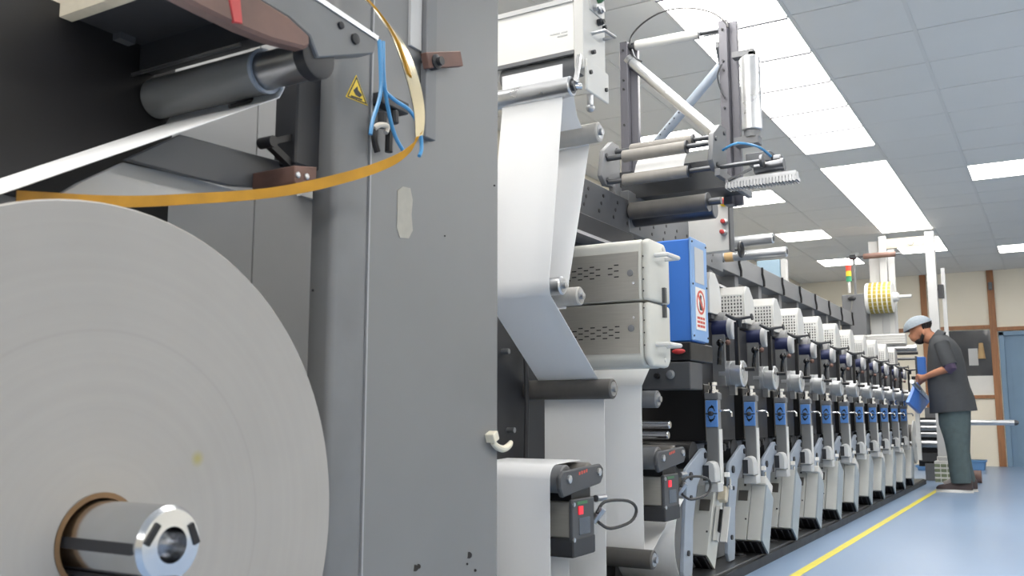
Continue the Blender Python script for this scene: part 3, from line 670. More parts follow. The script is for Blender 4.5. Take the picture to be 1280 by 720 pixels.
q = MB(); q.prism([(cy - .015, cz - .035), (cy + .02, cz - .035), (cy + .022, cz - .005), (cy + .008, cz + .012), (cy + .012, cz + .03), (cy - .004, cz + .036), (cy - .014, cz + .02), (cy - .02, cz - .005)], -1.36, -1.3594); q.build('figure_symbol', 'sign_black', sg)
for y in (3.9, 4.085):
    for z in (1.1, 1.33, 1.52):
        q = MB(); q.lathe((-1.362, y, z), (1, 0, 0), [(0, .005), (.004, .004)], 8); q.build('cover_screw', 'charcoal', bc)
kb = thing('switch_box', 'dark grey box with one round key switch under the blue cabinet', 'box', (-1.5, 3.9, .86))
MB().box(-1.62, -1.37, 3.86, 4.02, .865, .985).build('box_body', 'dark_grey', kb, bevel=.004)
q = MB(); q.lathe((-1.46, 3.86, .93), (0, -1, 0), [(0, .02), (.006, .02), (.008, .014), (.012, .014)], 18); q.build('key_switch', 'steel', kb)
q = MB(); q.lathe((-1.52, 3.86, .925), (0, -1, 0), [(0, .013), (.02, .011)], 14); q.build('push_button', 'black', kb)
MB().box(-1.62, -1.365, 3.86, 4.16, .99, 1.07).build('junction_block', 'black', kb, bevel=.004)
q = MB(); q.ball((-1.50, 3.85, 1.03), .02, 10, (1.6, .6, .6)); q.build('yellow_button', 'yellow_sign', kb)
q = MB(); q.ball((-1.42, 3.86, 1.03), .02, 10, (1.6, .6, .6)); q.build('red_button', 'red_paint', kb)

# ------------------------------------------------------------------ bridge beam, control panel and turn bar tower
bg = thing('bridge_beam', 'dark perforated steel beam running under the turn bar tower', 'beam', (-1.8, 4.5, 1.5))
MB().box(-1.80, -1.755, 3.2, 4.12, 1.63, 1.80).build('beam_web', 'dark_grey', bg, bevel=.003)
MB().box(-1.80, -1.755, 4.125, 5.6, 1.64, 1.85).build('beam_web', 'mid_grey', bg, bevel=.003)
q = MB(); q.hexa([(-1.86, 3.2, 1.48), (-1.62, 3.2, 1.48), (-1.62, 5.4, 1.48), (-1.86, 5.4, 1.48), (-1.86, 3.2, 1.52), (-1.70, 3.2, 1.53), (-1.70, 5.4, 1.53), (-1.86, 5.4, 1.52)]); q.build('lower_flange', 'mid_grey', bg)
MB().box(-2.05, -1.80, 3.5, 3.56, .057, 1.64).build('beam_post', 'dark_grey', bg)
q = MB()
for k in range(14):
    y = 3.3 + k * .16
    for z in (1.68, 1.72, 1.76): q.cyl((-1.756, y + (z - 1.68) * .6, z), (-1.7535, y + (z - 1.68) * .6, z), .009, seg=8)
q.build('beam_hole', 'black', bg)['kind'] = 'stuff'
q = MB(); q.cyl((-1.75, 5.2, 1.70), (-1.52, 5.2, 1.70), .008, seg=8); q.build('crank_rod', 'dark_steel', bg)
q = MB(); q.lathe((-1.53, 5.2, 1.70), (1, 0, 0), [(0, .045), (.008, .05), (.016, .045), (.008, .036)], 20, False, False); q.bar((-1.522, 5.2, 1.66), (-1.522, 5.2, 1.74), .008, .008); q.build('hand_wheel', 'charcoal', bg)
cp = thing('control_panel', 'pale grey upright control panel with emergency stop above the cylinders', 'control panel', (-1.6, 5.0, 1.6))
MB().box(-1.85, -1.52, 4.98, 5.04, 1.66, 2.06).build('panel_body', 'pale_grey', cp, bevel=.004)
MB().box(-1.522, -1.512, 4.975, 5.045, 1.66, 2.06).build('panel_edge', 'dark_grey', cp)
for px, py, m, r, nm in ((905, 253, 'yellow_sign', .024, 'stop_collar'), (906, 278, 'steel', .018, 'selector_switch'), (905, 291, 'steel', .018, 'push_button')):
    c = at(px, py, y=4.98); q = MB(); q.lathe(c, (0, -1, 0), [(0, r), (.012, r), (.014, r * .8)], 16); o = q.build(nm, m, cp)
    q = MB(); q.lathe(c + Vector((0, -.012, 0)), (0, -1, 0), [(0, r * .4), (.02, r * .4), (.02, r * .7), (.032, r * .72), (.038, r * .4)], 14); q.build('push_cap', 'red_paint', o)
tw = thing('turn_bar_tower', 'tall open grey tower of crossed turn bars and rollers near the ceiling', 'tower', (-1.6, 4.4, 1.66))
UL, UR = (-1.937, -1.85), (-1.385, -1.30)
q = MB(); q.box(UL[0], UL[0] + .045, 4.46, 4.54, 1.66, 2.77); q.box(UL[0] + .045, UL[1], 4.50, 4.53, 1.66, 2.77); q.build('upright', 'tower_grey', tw, bevel=.002)
q = MB(); q.box(UR[0], UR[0] + .045, 4.46, 4.54, 1.80, 2.77); q.box(UR[0] + .045, UR[1], 4.50, 4.53, 1.80, 2.77); q.build('upright', 'tower_grey', tw, bevel=.002)
q = MB()
for x in (UL[0] + .022, UR[0] + .022):
    for z in (2.72, 2.55, 2.5, 2.3): q.cyl((x, 4.46, z), (x, 4.452, z), .006, seg=8)
each(q, 'upright_bolt', 'charcoal', tw)
q = MB(); q.cyl((-1.855, 4.49, 2.745), (-1.49, 4.49, 2.735), .027, seg=20, ch=.004); tr = q.build('top_roller', 'pale_grey', tw)
q = MB(); q.cyl((-1.49, 4.49, 2.735), (-1.34, 4.49, 2.731), .012, seg=12); q.cyl((-1.89, 4.49, 2.746), (-1.855, 4.49, 2.745), .02, seg=12); each(q, 'roller_shaft', 'dark_steel', tr)
q = MB(); q.lathe((-1.492, 4.49, 2.735), (1, 0, 0), [(0, .042), (.006, .042)], 20); q.build('roller_flange', 'steel', tr)
q = MB(); q.cyl((-1.89, 4.49, 2.665), (-1.43, 4.49, 2.185), .029, seg=20, ch=.004); tb = q.build('turn_bar', 'alu', tw); tb['label'] = 'bright silver turn bar sloping down to the right'
q = MB(); q.cyl((-1.90, 4.49, 2.675), (-1.88, 4.49, 2.654), .036, seg=16); q.build('bar_collar', 'steel', tb)
q = MB(); q.cyl((-1.92, 4.74, 2.19), (-1.46, 4.74, 2.64), .026, seg=20, ch=.004); tb = q.build('turn_bar', 'frame_blue_grey', tw); tb['label'] = 'darker turn bar behind, rising to the right'
q = MB()
for k in range(9): t_ = .06 + k * .06; p = Vector((-1.92, 4.713, 2.19)).lerp(Vector((-1.46, 4.713, 2.64)), t_); q.cyl(p, p + Vector((0, -.004, 0)), .004, seg=6)
each(q, 'air_hole', 'black', tb)
q = MB(); q.bar((-1.40, 4.50, 2.66), (-1.46, 4.75, 2.65), .03, .03); q.bar((-1.90, 4.5, 2.2), (-1.90, 4.76, 2.2), .03, .03); each(q, 'bar_mount', 'mid_grey', tw)
q = MB(); q.cyl((-1.225, 4.45, 2.155), (-1.225, 4.45, 2.535), .050, seg=28, ch=.005); vc = q.build('vertical_roller', 'drum_metal', tw)
q = MB(); q.box(-1.31, -1.20, 4.43, 4.48, 2.545, 2.575); q.box(-1.225, -1.20, 4.43, 4.48, 2.53, 2.56); q.box(-1.31, -1.19, 4.42, 4.49, 2.085, 2.125); q.cyl((-1.225, 4.45, 2.12), (-1.225, 4.45, 2.16), .04, seg=16); each(q, 'roller_bracket', 'mid_grey', vc)
for x, zz in ((-1.84, 0), (-1.29, .0)):
    q = MB(); q.prism([(3.97, 1.90), (4.0, 2.03), (4.10, 2.10), (4.19, 2.10), (4.19, 1.88), (4.02, 1.86)], x - .012, x + .012); q.build('side_plate', 'mid_grey', tw, bevel=.002)
    q = MB()
    for y, z in ((4.02, 2.01), (4.15, 2.07), (4.03, 1.89)): q.cyl((x + .012, y, z), (x + .02, y, z), .011, seg=10)
    each(q, 'plate_bolt', 'dark_steel', tw)
MB().box(-1.85, -1.815, 4.10, 4.18, 1.66, 1.88).build('hanger', 'mid_grey', tw, bevel=.002)
MB().box(-1.28, -1.255, 4.0, 4.52, 1.83, 1.865).build('hanger', 'mid_grey', tw, bevel=.002)
def tower_roll(y, z, r, x0, x1, m, n_):
    q = MB(); q.cyl((x0, y, z), (x1, y, z), r, seg=22, ch=.003); o = q.build(n_, m, tw)
    q = MB(); q.cyl((-1.84, y, z), (x0, y, z), r * .45, seg=12); q.cyl((x1, y, z), (-1.29, y, z), r * .42, seg=12); q.cyl((x1 - .001, y, z), (x1 + .006, y, z), r * 1.08, seg=20); each(q, 'roller_shaft', 'dark_steel', o)
tower_roll(4.14, 2.058, .027, -1.745, -1.425, 'roller_tower', 'upper_roller'); tower_roll(4.04, 1.998, .029, -1.745, -1.425, 'roller_tower', 'middle_roller')
tower_roll(4.04, 1.880, .029, -1.745, -1.415, 'roller_tower', 'lower_roller')
tower_roll(4.12, 1.742, .042, -1.745, -1.355, 'rubber_dark', 'drive_roller')
q = MB(); q.cyl((-1.82, 4.20, 1.725), (-1.345, 4.20, 1.725), .047, seg=24, ch=.004); q.build('counter_roller', 'dark_steel', tw)
MB().box(-1.93, -1.27, 4.22, 4.46, 1.84, 1.875).build('cross_tray', 'charcoal', tw, bevel=.003)
MB().box(-1.86, -1.30, 4.215, 4.225, 1.83, 1.97).build('cross_plate', 'dark_grey', tw)
q = MB(); q.box(-1.255, -.93, 4.07, 4.13, 1.785, 1.80)
for k in range(22): q.box(-1.25 + k * .0145, -1.2425 + k * .0145, 4.066, 4.134, 1.78, 1.81)
q.box(-1.255, -.935, 4.075, 4.125, 1.795, 1.828); q.build('ribbed_bar', 'steel', tw)
q = MB(); q.cyl((-1.13, 4.12, 1.868), (-1.0, 4.12, 1.873), .026, seg=18, ch=.003); q.cyl((-1.01, 4.12, 1.873), (-.995, 4.12, 1.8733), .029, seg=18); q.build('air_cylinder', 'dark_steel', tw)
q = MB(); q.cyl((-1.28, 4.06, 1.885), (-1.08, 4.06, 1.885), .011, seg=12); q.lathe((-1.085, 4.06, 1.885), (1, 0, 0), [(0, .03), (.012, .03)], 18); q.bar((-1.24, 4.07, 1.82), (-1.13, 4.07, 1.86), .01, .01); q.build('adjuster_rod', 'dark_steel', tw)
q = MB(); q.box(-1.22, -1.10, 4.30, 4.40, 1.95, 2.0); q.cyl((-1.10, 4.34, 1.96), (-1.06, 4.34, 1.96), .024, seg=14); q.build('valve_block', 'dark_steel', tw, bevel=.003)
q = MB(); q.tube([(-1.275, 4.12, 1.98), (-1.2, 4.1, 1.998), (-1.13, 4.2, 1.995), (-1.10, 4.3, 1.97)], .006, 8); q.build('blue_tube', 'hose_blue', tw)
q = MB(); q.tube([at(*p, y=4.46) for p in ((787, 57), (790, 44), (805, 28), (830, 14), (860, 10), (888, 15), (905, 26), (910, 34))], .0048, 6, 4); each(q, 'cable', 'cable', tw)
q = MB(); q.tube([at(*p, y=4.46) for p in ((790, 62), (794, 72), (802, 77))], .005, 6, 4); q.tube([at(*p, y=4.44) for p in ((902, 80), (897, 95), (901, 112), (906, 122))], .005, 6, 4); each(q, 'cable', 'dark_steel', tw)
sheet_thing([(4.06, 1.90), (4.09, 1.96), (4.16, 2.04)], -1.70, -1.45, 'short pale web strip between the rollers of the turn bar tower')
# two cylinders over the press, left of the ceiling lights
for lab, px0, px1, py, y, m in (('upper bright cylinder lying over the blue cabinet', 885, 967, 298, 5.4, 'alu'), ('lower bright cylinder with brown band over the blue cabinet', 888, 984, 314.5, 5.8, 'alu')):
    c1_ = at(px1, py, y=y); c0_ = at(px0, py, y=y); t = thing('idle_cylinder', lab, 'cylinder', (c1_.x - .2, y, c1_.z), 'two loose cylinders over the press')
    r = .032; q = MB(); q.cyl((c0_.x - .04, y, c1_.z), (c1_.x, y, c1_.z), r, seg=24, ch=.005); q.build('cylinder_body', m, t)
    if py > 305:
        q = MB(); q.cyl((-1.80, y, c1_.z), (-1.745, y, c1_.z), r + .0012, seg=24); q.build('brown_band', 'kraft', t)
        q = MB(); q.cyl((-1.875, y, c1_.z), (-1.81, y, c1_.z), r + .0012, seg=24); q.build('black_band', 'black', t)
    q = MB(); q.lathe((c1_.x, y, c1_.z), (1, 0, 0), [(-.002, .018), (.002, .018), (.003, .012)], 16); q.build('end_cap', 'dark_grey', t)
    q = MB(); q.bar((c0_.x - .02, y, c1_.z - .03), (c0_.x - .02, y, 1.5), .05, .05); q.build('cylinder_stand', 'mid_grey', t)

# overhead beam along the back of the press, one segment per unit
ob = thing('overhead_beam', 'long grey jointed beam on posts above the print units', 'beam', (-2.0, 8.5, 0))
for k in range(-1, 8):
    y = 6.55 + .61 * k
    q = MB(); q.prism([(y - .60, 1.90), (y + .01, 1.90), (y + .01, 1.85), (y + .05, 1.79), (y + .05, 1.755), (y - .56, 1.755), (y - .56, 1.79), (y - .60, 1.84)], -2.06, -1.94); q.build('beam_segment', 'mid_grey', ob, bevel=.003)
    q = MB(); q.tube([(-1.935, y + .005, 1.90), (-1.935, y + .005, 1.85), (-1.935, y + .045, 1.80), (-1.935, y + .045, 1.755)], .011, 6, 0); q.build('joint_strip', 'black', ob)
    q = MB(); q.box(-2.05, -1.96, y - .03, y + .05, .057, 1.76); q.build('beam_post', 'mid_grey', ob)
    MB().box(-2.6, -2.06, y - .55, y - .50, 1.70, 1.80).build('cross_beam', 'mid_grey', ob)
MB().box(-2.66, -2.58, 5.3, 11.0, 1.72, 1.88).build('rear_beam', 'grey_paint_rough', ob)

# ------------------------------------------------------------------ print units
Y1 = 4.18; PITCH_U = .61
def make_unit(cap, drawer=True):
    y = Y1
    t = thing('print_unit', 'print unit', 'print unit', (-1.5, y, .055), 'row of print units')
    # column with the blue plate
    MB().box(-1.414, -1.357, y, y + .047, .44, .86).build('column', 'grey_paint', t, bevel=.003)
    MB().box(-1.358, -1.354, y + .004, y + .05, .44, .69).build('column_edge', 'pale_grey', t)
    pl = MB().box(-1.413, -1.356, y - .008, y, .70, .822).build('blue_plate', 'blue_plate', t, bevel=.002); pl['label'] = 'blue plate with curved black arrows'
    q = MB()
    for sgn, a0 in ((1, 20), (-1, 200)):
        for i in range(6):
            a = math.radians(a0 + i * 24); b2 = math.radians(a0 + (i + 1) * 24)
            f = lambda r, an: (-1.385 + r * .8 * math.cos(an), .761 + r * 1.45 * math.sin(an))
            q.prism([f(.024, a), f(.024, b2), f(.019, b2), f(.019, a)], y - .0085, y - .0079, 'y')
    q.box(-1.412, -1.357, y - .0085, y - .0079, .7585, .7635); q.prism([(-1.392, .785), (-1.37, .79), (-1.383, .802)], y - .0085, y - .0079, 'y'); q.prism([(-1.378, .737), (-1.4, .732), (-1.387, .72)], y - .0085, y - .0079, 'y')
    q.build('arrow_print', 'sign_black', pl)
    q = MB(); q.lathe((-1.385, y - .008, .761), (0, -1, 0), [(0, .011), (.02, .011), (.024, .007)], 12); q.build('plate_knob', 'charcoal', pl)
    q = MB(); q.tube([(-1.36, y + .02, .775), (-1.31, y + .02, .775), (-1.30, y + .02, .765), (-1.30, y + .02, .748)], .006, 8, 0); q.build('clamp_pin', 'chrome', t)
    q = MB(); q.box(-1.418, -1.352, y - .004, y + .05, .825, .855); q.build('column_cap', 'mid_grey', t, bevel=.003)
    q = MB(); q.lathe((-1.384, y + .02, .855), (0, 0, 1), [(0, .026), (.016, .026), (.018, .014), (.034, .014), (.036, .021), (.05, .021), (.053, .012)], 16); q.build('set_screw', 'chrome', t)
    # ink unit: black body and the knobs under it
    MB().box(RX - .04, -1.43, y + .03, y + .50, .63, .90).build('ink_body', 'black', t, bevel=.006)
    MB().box(RX - .04, -1.50, y + .06, y + .58, .90, 1.22).build('ink_tower', 'charcoal', t)
    q = MB()
    for v, z in ((.10, .60), (.16, .615), (.26, .60), (.33, .61)): q.cyl((-1.455, y + v, z), (-1.41, y + v, z), .018, seg=10)
    each(q, 'adjusting_knob', 'black', t)
    q = MB(); q.tube([(-1.44, y + .10, .63), (-1.40, y + .13, .62), (-1.39, y + .15, .585)], .006, 6); q.build('ink_lever', 'steel', t)
    # frame plates of the upper part
    q = MB(); q.box(-1.53, -1.435, y + .385, y + .40, .86, 1.16); q.build('frame_plate', 'grey_paint', t, bevel=.003)
    q = MB(); q.lathe((-1.575, y + .47, 1.215), (1, 0, 0), [(0, .066), (.13, .066), (.134, .06)], 26); q.build('anilox_housing', 'grey_paint', t)
    MB().box(-1.372, -1.352, y + .34, y + .365, 1.0, 1.215).build('black_post', 'black', t, bevel=.002)
    q = MB(); q.tube([(-1.345, y + .33, 1.225), (-1.345, y + .34, 1.21), (-1.345, y + .345, 1.19)], .014, 8, 0); q.tube([(-1.40, y + .30, 1.25), (-1.36, y + .32, 1.228), (-1.32, y + .34, 1.232), (-1.285, y + .345, 1.235)], [.006, .011, .008, .006], 8, 2); q.cyl((-1.285, y + .345, 1.235), (-1.278, y + .345, 1.236), .017, seg=10); q.build('wing_handle', 'charcoal', t)
    nv = MB().cyl((-1.63, y + .42, 1.19), (-1.42, y + .42, 1.19), .045, seg=24).build('plate_cylinder', 'navy', t)
    q = MB(); q.lathe((-1.42, y + .42, 1.19), (1, 0, 0), [(0, .053), (.02, .055), (.026, .05)], 24); q.build('cylinder_disc', 'light_grey', nv)
    q = MB(); q.tube([(-1.455, y + .35, 1.005), (-1.45, y + .345, 1.07), (-1.44, y + .335, 1.10)], [.012, .010, .008], 8, 2); q.ball((-1.44, y + .33, 1.112), .020, 10); q.build('ball_lever', 'black_gloss', t)
    q = MB(); q.ball((-1.402, y + .33, 1.112), .014, 10); q.build('brown_knob', 'rust', t)
    # chrome drum with groove
    dr_ = MB().lathe((-1.475, y + .45, .962), (1, 0, 0), [(0, .058), (.004, .066), (.056, .066), (.058, .063), (.061, .063), (.063, .066), (.112, .066), (.116, .061), (.116, .05), (.113, .05), (.113, .022), (.116, .022), (.116, 0)], 32, True, False).build('drum', 'drum_metal', t)
    q = MB(); q.cyl((-1.53, y + .45, .975), (-1.47, y + .45, .975), .014, seg=10); q.cyl((-1.36, y + .47, .985), (-1.31, y + .47, .985), .010, seg=10); each(q, 'drum_pin', 'black', dr_)
    q = MB(); q.box(-1.455, -1.40, y + .42, y + .46, .855, .905); q.box(-1.475, -1.465, y + .41, y + .44, .86, .91); each(q, 'drum_bracket', 'steel', t)
    # mesh guard
    g0, gx0, gx1 = y + .31, -1.66, -1.492
    gp = MB().prism([(g0 - .004, 1.265), (g0 - .004, 1.425), (g0 + .03, 1.475), (g0 + .09, 1.475), (g0 + .16, 1.42), (g0 + .18, 1.36), (g0 + .18, 1.265)], gx1, gx1 + .012).build('guard_side', 'pale_grey', t, bevel=.002)
    q = MB()
    for i in range(10): x = gx0 + .005 + i * (gx1 - gx0 - .008) / 9; q.box(x - .0042, x + .0042, g0 - .002, g0 + .002, 1.265, 1.43)
    for i in range(9): z = 1.268 + i * .0196; q.box(gx0, gx1, g0 - .0025, g0 + .0025, z - .0038, z + .0038)
    q.build('guard_mesh', 'white_paint', gp)
    q = MB(); q.prism([(g0 - .002, 1.425), (g0 + .03, 1.475), (g0 + .09, 1.475), (g0 + .09, 1.47), (g0 + .032, 1.47), (g0 + .002, 1.423)], gx0, gx1); q.build('guard_top', 'pale_grey', gp)
    MB().box(gx0, gx1, g0 + .05, g0 + .17, 1.24, 1.40).build('guard_core', 'dark_grey', t)
    # lower arm, roller, motor cover
    P = [(0, .585), (-.03, .605), (-.075, .60), (-.27, .525), (-.30, .49), (-.285, .44), (-.315, .30), (-.35, .10), (-.33, .06), (-.245, .06), (-.23, .12), (-.21, .30), (-.15, .44), (-.01, .545)]
    am = MB().prism([(y + a, z) for a, z in P], -1.43, -1.412).build('side_arm', 'frame_blue_grey', t, bevel=.003)
    q = MB()
    for v, z, r in ((-.035, .572, .014), (-.235, .49, .018), (-.24, .40, .010), (-.29, .17, .012)): q.cyl((-1.412, y + v, z), (-1.405, y + v, z), r, seg=14)
    each(q, 'arm_bore', 'charcoal', am)
    q = MB(); q.cyl((RX, y - .13, .575), (-1.432, y - .13, .575), .062, seg=24); q.build('fountain_roller', 'black', t)
    q = MB(); q.cyl((RX, y - .23, .455), (-1.432, y - .23, .455), .045, seg=24); q.build('feed_roller', 'roller_grey', t)
    MB().box(RX - .02, -1.50, y - .36, y + .22, .06, .62).build('lower_body', 'mid_grey', t)
    q = MB(); q.prism([(-1.412, .455), (-1.352, .455), (-1.352, .515), (-1.36, .54), (-1.38, .55), (-1.40, .54), (-1.412, .515)], y - .075, y - .006, 'y'); mc = q.build('motor_cover', 'light_grey', t, bevel=.004)
    MB().box(-1.409, -1.382, y - .0765, y - .07, .462, .53).build('cover_slot', 'charcoal', mc)
    MB().box(-1.415, -1.35, y - .045, y + .03, .41, .452).build('mount_plate', 'light_grey', t, bevel=.003)
    MB().box(-1.345, -1.325, y + .03, y + .05, .475, .495).build('limit_switch', 'sign_white', t)
    # tilted chute (two panels) with dark vent under it
    ft, fb, rb, rt = (.10, .40), (-.03, .13), (.08, .05), (.21, .32)
    def chute(x0, x1, name, m, k=0., ext=0.):
        e = Vector((ft[0] - fb[0], ft[1] - fb[1])).normalized() * ext
        q = MB(); q.prism([(y + ft[0] + e.x, ft[1] + e.y), (y + fb[0] - k * .13, fb[1] - k * .27), (y + rb[0] - k * .13, rb[1] - k * .27), (y + rt[0] + e.x, rt[1] + e.y)], x0, x1); return q.build(name, m, t, bevel=.002)
    ci = chute(-1.535, -1.418, 'chute', 'chute_paint', .0, .03)
    M = Matrix.Rotation(-math.atan2(.13, .27), 3, 'X')
    fpt = lambda u: (y + fb[0] + (ft[0] - fb[0]) * u, fb[1] + (ft[1] - fb[1]) * u)
    a = fpt(.78); q = MB(); q.obox((-1.455, a[0] - .001, a[1]), (.05, .004, .055), M); q.build('chute_window', 'rubber_dark', ci, bevel=.001)
    a = fpt(.36); q = MB(); q.obox((-1.43, a[0], a[1]), (.008, .006, .008), M); a = fpt(.97); q.obox((-1.45, a[0], a[1]), (.01, .008, .01), M); q.build('chute_screw', 'charcoal', ci)
    if drawer: co = chute(-1.415, -1.345, 'chute_drawer', 'chute_paint', .0, 0 if cap else .05)
    if drawer: chute(-1.345, -1.335, 'chute_side', 'chute_side', .0, 0 if cap else .05)
    else:
        q = MB(); a = fpt(.2); c = fpt(.75); q.bar((-1.36, a[0] + .04, a[1]), (-1.36, c[0] + .04, c[1]), .03, .012); q.bar((-1.40, a[0] + .05, a[1]), (-1.40, c[0] + .05, c[1]), .02, .03); q.build('slide_rail', 'pale_grey', t)
        q = MB(); q.bar((-1.385, fpt(.35)[0] + .04, fpt(.35)[1]), (-1.385, fpt(.7)[0] + .04, fpt(.7)[1]), .012, .02); q.build('rail_slot', 'black', t)
        q = MB(); q.obox((-1.39, fpt(.95)[0] + .05, fpt(.95)[1]), (.04, .04, .07), M); q.build('rail_head', 'beige', t, bevel=.004)
    if cap and drawer:
        a = fpt(1.02); q = MB(); q.obox((-1.38, a[0] + .045, a[1] - .012), (.085, .13, .045), M); q.build('drawer_cap', 'pale_grey', co, bevel=.004)
    mid = ((fb[0] + rb[0]) / 2, (fb[1] + rb[1]) / 2); nb = Vector((rb[0] - fb[0], rb[1] - fb[1])); M2 = Matrix.Rotation(math.atan2(nb.y, nb.x), 3, 'X')
    q = MB(); vc_ = (-1.436, .185) if drawer else (-1.478, .105); q.obox((vc_[0], y + mid[0] - .003, mid[1] - .003), (vc_[1], nb.length * .86, .004), M2); vt = q.build('chute_vent', 'black', t)
    for k in range(5 if drawer else 3):
        q = MB(); q.obox((-1.51 + k * .037, y + mid[0] - .005, mid[1] - .005), (.006, nb.length * .8, .005), M2); q.build('vent_rib', 'dark_grey', vt)
    q = MB(); q.lathe((-1.36, y + .16, .41), (0, 0, 1), [(0, .012), (.02, .012), (.022, .006), (.05, .005)], 10); q.build('chute_latch', 'chrome', t)
    return t
uA = make_unit(True); uB = make_unit(False); uC = make_unit(False, False)
ORD = ['first', 'second', 'third', 'fourth', 'fifth', 'sixth', 'seventh', 'eighth', 'ninth', 'tenth', 'eleventh']
usedA = usedB = False
for k in range(11):
    src = uC if k == 0 else uA if k % 2 else uB
    if src is uC: u = uC
    elif src is uA and not usedA: u = uA; usedA = True
    elif src is uB and not usedB: u = uB; usedB = True
    else: u = copy_tree(src)
    u.location = (-1.5, Y1 + PITCH_U * k, .055)
    kind = 'short capped chute' if k % 2 else 'tall uncapped chute'
    u['label'] = f'{ORD[k]} print unit counted from the blue cabinet, with {kind}'
    if k == 0: u['label'] = 'first print unit, right next to the blue cabinet and the second sensor'
    if k == 10: u['label'] = 'last print unit of the row, beside the man in the hair cover'

# ------------------------------------------------------------------ far end of the press: rewinder
YE = 11.85
rw = thing('rewinder', 'far end rewinder with two tall white posts and a hanging roller', 'machine', (-1.6, YE, 0))
p = lambda px, py, y=YE: at(px, py, y=y)
for (a, c), nm in (((1098, 1107), 'post'), ((1156, 1168), 'post')):
    x0, x1 = p(a, 300).x, p(c, 300).x; q = MB(); q.box(x0, x1, YE - .03, YE + .05, .05, p(1100, 296).z if a < 1110 else p(1160, 290).z); q.build(nm, 'light_grey', rw, bevel=.004)
MB().box(p(1107, 300).x, p(1156, 300).x, YE, YE + .03, p(1130, 309).z, p(1130, 297).z).build('top_plate', 'plate_tan', rw)
q = MB(); c = p(1176, 362); q.box(c.x - .03, c.x + .03, YE + .0, YE + .04, c.z - .1, c.z + .06); q.bar((c.x - .06, YE + .02, c.z), (c.x + .03, YE + .02, c.z + .02), .02, .02); q.build('post_clamp', 'charcoal', rw)
q = MB(); q.box(p(1173, 300).x, p(1178, 300).x, YE + .02, YE + .06, 1.5, p(1175, 335).z); q.build('side_rail', 'light_grey', rw)
q = MB(); q.lathe((p(1138, 303).x, YE, p(1138, 303).z), (0, -1, 0), [(0, .03), (.012, .03), (.014, .012)], 14); q.build('plate_boss', 'steel', rw)
MB().box(p(1084, 300).x, p(1098, 300).x, YE + .05, YE + .08, 1.5, p(1090, 301).z).build('back_plate', 'light_grey', rw)
MB().box(p(1108, 300).x, p(1116, 300).x, YE + .02, YE + .06, 1.5, p(1110, 305).z).build('side_rail', 'light_grey', rw)
c0, c1_ = p(1081, 322), p(1121, 319); zz = (c0.z + c1_.z) / 2
q = MB(); q.cyl((c0.x, YE - .1, zz), (c1_.x, YE - .1, zz), .034, seg=18, ch=.004); hr = q.build('wooden_roller', 'tape_brown', rw)
q = MB(); q.cyl((p(1060, 322).x, YE - .1, zz), (p(1128, 320).x, YE - .1, zz), .011, seg=10); q.cyl((p(1064, 322).x, YE - .1, zz), (p(1072, 322).x, YE - .1, zz), .032, seg=12); each(q, 'roller_shaft', 'dark_steel', hr)
q = MB(); q.cyl((p(1069, 322).x, YE - .1, 1.9), (p(1069, 322).x, YE - .1, zz), .016, seg=10); q.build('roller_stand', 'mid_grey', rw)
cb = thing('rewind_cabinet', 'dark grey electrical cabinet under the signal beacon', 'cabinet', (-2.05, YE - .3, 1.0))
MB().box(p(1053, 390, YE - .3).x, p(1082, 390, YE - .3).x, YE - .3, YE, .055, p(1065, 368, YE - .3).z).build('cabinet_body', 'mid_grey', cb, bevel=.006)
a = p(1065, 373, YE - .3); q = MB(); q.ball((a.x, YE - .31, a.z), .05, 12, (1, .5, .6)); q.build('cable_gland', 'charcoal', cb)
q = MB(); q.tube([p(1065, 376, YE - .32), p(1064, 386, YE - .32), p(1059, 396, YE - .32)], .006, 6); each(q, 'cable', 'cable_grey', cb)
bn = thing('signal_beacon', 'red, amber and green stacked signal beacon on a thin stem', 'beacon', (p(1062, 366, YE - .2).x, YE - .2, p(1062, 366, YE - .2).z))
a = p(1062, 366, YE - .2); top = p(1062, 332, YE - .2).z; h = (top - p(1062, 352, YE - .2).z) / 3
q = MB(); q.cyl((a.x, YE - .2, a.z), (a.x, YE - .2, top - 3 * h), .016, seg=10); q.build('beacon_stem', 'pale_grey', bn)
for k, m in enumerate(('lens_red', 'amber', 'lens_green')):
    q = MB(); q.lathe((a.x, YE - .2, top - (k + 1) * h), (0, 0, 1), [(0, .032), (h * .93, .032), (h * .98, .028)] + ([(h * 1.1, .015)] if k == 0 else []), 14); o = q.build('beacon_lens', m, bn); o['label'] = ('red', 'amber', 'green')[k] + ' lens'
# reel of printed labels
rc = p(1120, 373); rl = thing('label_reel', 'white reel wound with gold printed labels, hanging above the rewinder', 'reel', (rc.x, YE - .15, rc.z))
rr_ = .185; rx0_, rx1_ = p(1086, 373).x, p(1119, 373).x
q = MB(); q.cyl((rx0_, YE - .15, rc.z), (rx1_, YE - .15, rc.z), rr_, seg=40, ch=.006); q.build('reel_body', 'white_paint', rl)
wl = (rx1_ - rx0_) / 5.6
for k in range(5):
    for j in range(24):
        a0 = 2 * math.pi * j / 24; M = Matrix.Rotation(a0, 3, 'X')
        if k == 0 and j == 0: pass
        q = MB() if j == 0 else q
        q.obox(Vector((rx0_ + .04 + wl * (k + .42), YE - .15, rc.z)) + M @ Vector((0, 0, rr_ + .0005)), (wl * .7, .043, .002), M)
    q.build('label_track', 'gold_print', rl)
q = MB(); q.lathe((rx1_, YE - .15, rc.z), (1, 0, 0), [(0, .06), (.05, .055), (.07, .03), (.07, .02), (.2, .018), (.2, .0)], 18, True, False); q.build('reel_hub', 'pale_grey', rl)
q = MB(); q.box(rx0_ + .01, rx1_ - .02, YE - .02, YE - .015, 1.6, rc.z); q.build('label_tail', 'pale_grey', rl)
